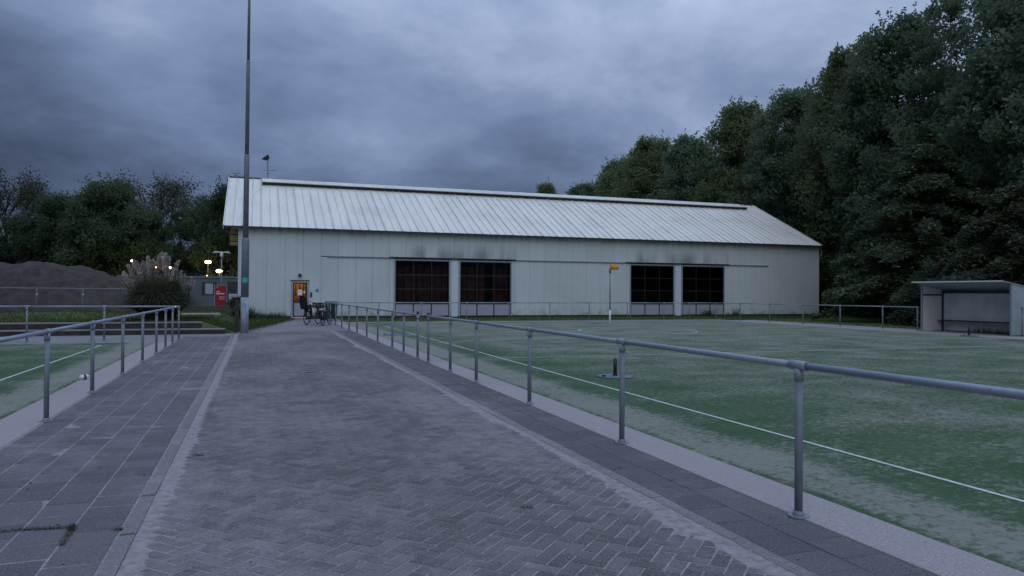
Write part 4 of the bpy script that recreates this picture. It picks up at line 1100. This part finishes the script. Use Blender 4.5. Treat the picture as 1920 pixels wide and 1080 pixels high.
FY = 53.0
for k in range(9):
    x1 = -7.95-2.53*k; x0 = x1-2.53
    t = empty('fence_panel', ((x0+x1)/2, FY, 0), label='mesh fence panel in front of the soil mound, number %s from the pampas grass' % ['first', 'second', 'third', 'fourth', 'fifth', 'sixth', 'seventh', 'eighth', 'ninth'][k] if False else ['mesh fence panel nearest the pampas grass before the soil mound', 'second mesh fence panel left of the pampas grass', 'third mesh fence panel left of the pampas grass', 'fourth mesh fence panel left of the pampas grass', 'fifth mesh fence panel left of the pampas grass', 'sixth mesh fence panel left of the pampas grass', 'seventh mesh fence panel left of the pampas grass', 'eighth mesh fence panel left of the pampas grass', 'ninth mesh fence panel left of the pampas grass'][k], cat='fence', group='temporary site fence panels')
    h = 2.53/2-.04
    MB().tube([(-h, 0, -.05), (-h, 0, 1.74), (h, 0, 1.74), (h, 0, -.05)], .021, 6).tube([(-h, 0, .15), (h, 0, .15)], .016, 6).build('frame', M_GALV, t)
    wr = MB()
    for q_ in range(1, 25): x = -h+2*h*q_/25; wr.box(x-.0018, x+.0018, -.002, .002, .15, 1.74)
    for z in (.45, .8, 1.15, 1.5): wr.box(-h, h, -.005, -.002, z-.0018, z+.0018)
    wr.build('wire_mesh', M_GALV_D, t)
    MB().box(-h-.12, -h+.12, -.3, .3, -.06, .08).build('foot_block', M_STRIP, t)
    MB().box(-h-.09, -h+.02, -.03, .03, 1.33, 1.38).build('clamp', M_WHITE, t)
def cabin(x0, x1, label, wins):
    t = empty('site_cabin', ((x0+x1)/2, 72, 0), label=label, cat='cabin', group='site cabins')
    Cb = lambda m, n, mt, par=None: m.build(n, mt, t if par is None else par, par is None)
    Cb(MB().box(x0, x1, 72, 74.4, .1, 2.80), 'wall', M_CABIN); Cb(MB().box(x0-.05, x1+.05, 71.93, 74.45, 2.802, 2.97), 'roof_rim', simple('cabin_rim', (.13, .18, .21), .6))
    for x in (x0, x1-.14): Cb(MB().box(x, x+.14, 71.96, 71.998, .1, 2.79), 'corner_post', M_CABIN)
    for a, b, z0, z1, blind in wins:
        wn = Cb(MB().box(a, b, 71.97, 71.999, z0, z1), 'window', M_DARKT)
        if blind: Cb(MB().box(blind[0], blind[1], 71.955, 71.968, z0+.1, z1-.12), 'blind', M_LOWP, wn)
cabin(-11.6, -5.9, 'blue grey site cabin behind the pampas grass', [(-7.7, -6.5, 1.25, 2.35, None), (-10.4, -9.2, 1.25, 2.35, None)])
cabin(-5.75, .4, 'blue grey site cabin behind the red sign', [(-4.75, -3.5, 1.25, 2.42, (-4.45, -3.8)), (-2.6, -.9, .9, 2.5, None)])
lw_ = MB().bbox(-7, -1.4, 60.2, 60.4, -.06, .52, .02).build('low_concrete_wall', simple('dull_concrete', (.12, .115, .105), .9)); tag(lw_, 'low dull concrete wall in front of the cabins', 'wall')
sgn = empty('red_sign', (-2.68, 61.2, 0), label='red information board with white lettering beside hall corner', cat='sign')
for x in (-.47, .41): MB().box(x, x+.06, -.03, .03, 0, 2.07).build('post', M_GALV, sgn)
MB().box(-.41, .41, -.02, .02, .45, 2.03).build('board', M_RED, sgn); MB().box(-.47, .47, -.032, .032, 2.072, 2.11).build('top_rail', M_GALV, sgn)
tx = MB()
def word(x0, z, ws, h):
    x = x0
    for wdt in ws: tx.box(x, x+wdt, -.026, -.021, z, z+h); x += wdt+.012
word(-.29, 1.90, [.05, .035], .07); word(-.29, 1.53, [.07, .06, .065], .10); word(-.33, 1.37, [.07, .075, .06, .07, .065, .075, .06, .05], .10)
for z in (1.17, 1.07, .97): word(-.08, z, [.05, .04, .06, .05, .045, .06], .035)
tx.build('lettering', M_WHITE, sgn)
for k, (x0, x1) in enumerate([(-2.15, -1.5), (-1.38, -.75)]):
    t = empty('barrier_board', ((x0+x1)/2, 63, 0), label=['pale barrier board just right of the red sign', 'pale barrier board half hidden by hall corner'][k], cat='barrier', group='pale barrier boards')
    MB().box(x0, x1, 63, 63.03, .95, 1.40).build('board', M_DUGW, t, True)
    for x in (x0+.02, x1-.07): MB().box(x, x+.05, 63.032, 63.08, 0, 1.5).build('post', M_GALV_D, t, True)
rdb = empty('red_bin', (-1.72, 61.8, 0), label='small dark red bin below the pale barrier boards', cat='bin')
MB().bbox(-.27, .27, -.25, .25, 0, .85, .04).build('body', M_DRED, rdb); MB().bbox(-.31, .31, -.29, .29, .852, .93, .03).build('lid', M_WHITE, rdb)
ws_ = MB().lathe([(0, 0), (.22, .02), (.25, .3), (.2, .8), (.1, 1.05), (0, 1.1)], (-5.6, 66, .0), 10).build('white_sack', M_WHITE); tag(ws_, 'pale upright sack in front of the cabin, left of red sign', 'sack')
# unlit two-armed street lamp
t = empty('street_lamp', (-2.72, 63.2, 0), label='unlit street lamp with two white arms above the red sign', cat='street lamp', group='street lamps')
MB().tube([(0, 0, 0), (0, 0, 4.5)], [.06, .04], 8).build('pole', M_GALV, t)
MB().lathe([(.0, .34), (.12, .32), (.13, 0), (.09, -.12), (0, -.12)], (0, 0, 4.45), 12).build('lamp_body', M_WHITE, t)
for s_ in (-1, 1): MB().add([(s_*.08, -.12, 4.72), (s_*.08, .12, 4.72), (s_*.72, .1, 4.66), (s_*.72, -.1, 4.66), (s_*.08, -.12, 4.78), (s_*.08, .12, 4.80), (s_*.5, .12, 4.84), (s_*.5, -.12, 4.84)], [(0,1,2,3), (4,7,6,5), (0,3,7,4), (1,5,6,2), (2,6,7,3), (0,4,5,1)]).build('arm', M_WHITE, t)
def lit(x, y, z, r, label, e=60):
    t = empty('street_lamp', (x, y, 0), label=label, cat='street lamp', group='street lamps')
    MB().tube([(0, .06, 0), (0, .06, z)], [.06, .04], 8).build('pole', M_DARKM, t)
    MB().lathe([(0, -r*.55), (r*.8, -r*.4), (r, 0), (r*.8, r*.35), (0, r*.45)], (0, 0, z), 14).build('lit_lamp', M_LAMPON, t)
    MB().lathe([(r*.5, r*.46), (r*.9, r*.47), (r*.4, r*.75), (0, r*.8)], (0, 0, z), 14).build('lamp_hood', M_DARKM, t)
    l = bpy.data.lights.new('lamp_light', 'POINT'); l.energy = e*.22; l.color = (1, .72, .36); l.shadow_soft_size = .15
    lo = bpy.data.objects.new('lamp_light', l); COL.objects.link(lo); lo.parent = t; lo.location = (0, -r-.2, z-.1)
lit(-4.72, 80, 4.57, .30, 'brightest lit lamp left of the two-armed street lamp', 220)
lit(-3.65, 80, 3.67, .32, 'lit lamp just above the red sign', 220)
lit(-4.35, 90, 4.34, .14, 'small lit lamp just above the lamp over the red sign', 60)
lit(-4.80, 80.5, 3.2, .07, 'tiny lit lamp below the brightest lamp', 10)
lit(-11.59, 80, 4.54, .17, 'lit lamp left of the pampas plumes', 90)
lit(-9.36, 80, 3.90, .20, 'lit lamp seen between the pampas plumes', 120)
lit(-8.3, 80, 3.92, .22, 'lit lamp behind the tallest pampas plumes', 120)

# ------------------------------------------------------------------ small things on the ground
mh = empty('manhole_cover', (1.06, 15.2, .0), label='round iron manhole cover in the brick path', cat='manhole cover')
MB().lathe([(.16, .004), (.20, .006), (.20, -.02)], (0, 0, 0), 24).build('rim', M_GALV_D, mh)
MB().lathe([(0, .005), (.155, .004), (.155, -.02)], (0, 0, 0), 24).build('lid', M_DARKM, mh)
cn = empty('drink_can', (-2.93, 15.0, .035), 0.6, 'crushed white and red drink can at left pitch edge', 'can')
MB().tube([(-.075, 0, .02), (-.06, 0, .02), (.03, .0, .02), (.075, .0, .025)], [.028, .042, .044, .03], 12).build('body', M_WHITE, cn)
MB().tube([(-.02, 0, .02), (.02, .0, .02)], .0452, 12, False).build('red_band', M_DRED, cn)
sm = MB()
for _ in range(60):
    x, y = rnd.choice([(rnd.uniform(2.9, 4.3), rnd.uniform(3, 12)), (rnd.uniform(-.8, 3), rnd.uniform(4, 14)), (rnd.uniform(-2.9, -.6), rnd.uniform(4.5, 14))])
    s = rnd.uniform(.004, .010); M_ = Matrix.Translation((x, y, s*.35)) @ Matrix.Rotation(rnd.uniform(0, 6), 4, 'Z') @ Matrix.Rotation(rnd.uniform(-.4, .4), 4, 'X')
    sm.box(-s, s, -s*.6, s*.6, -s*.25, s*.25, M_)
tag(sm.build('litter_crumbs', simple('crumbs', (.07, .06, .05), .9)), 'scattered leaf crumbs and grit on the paving', 'debris', kind='stuff')
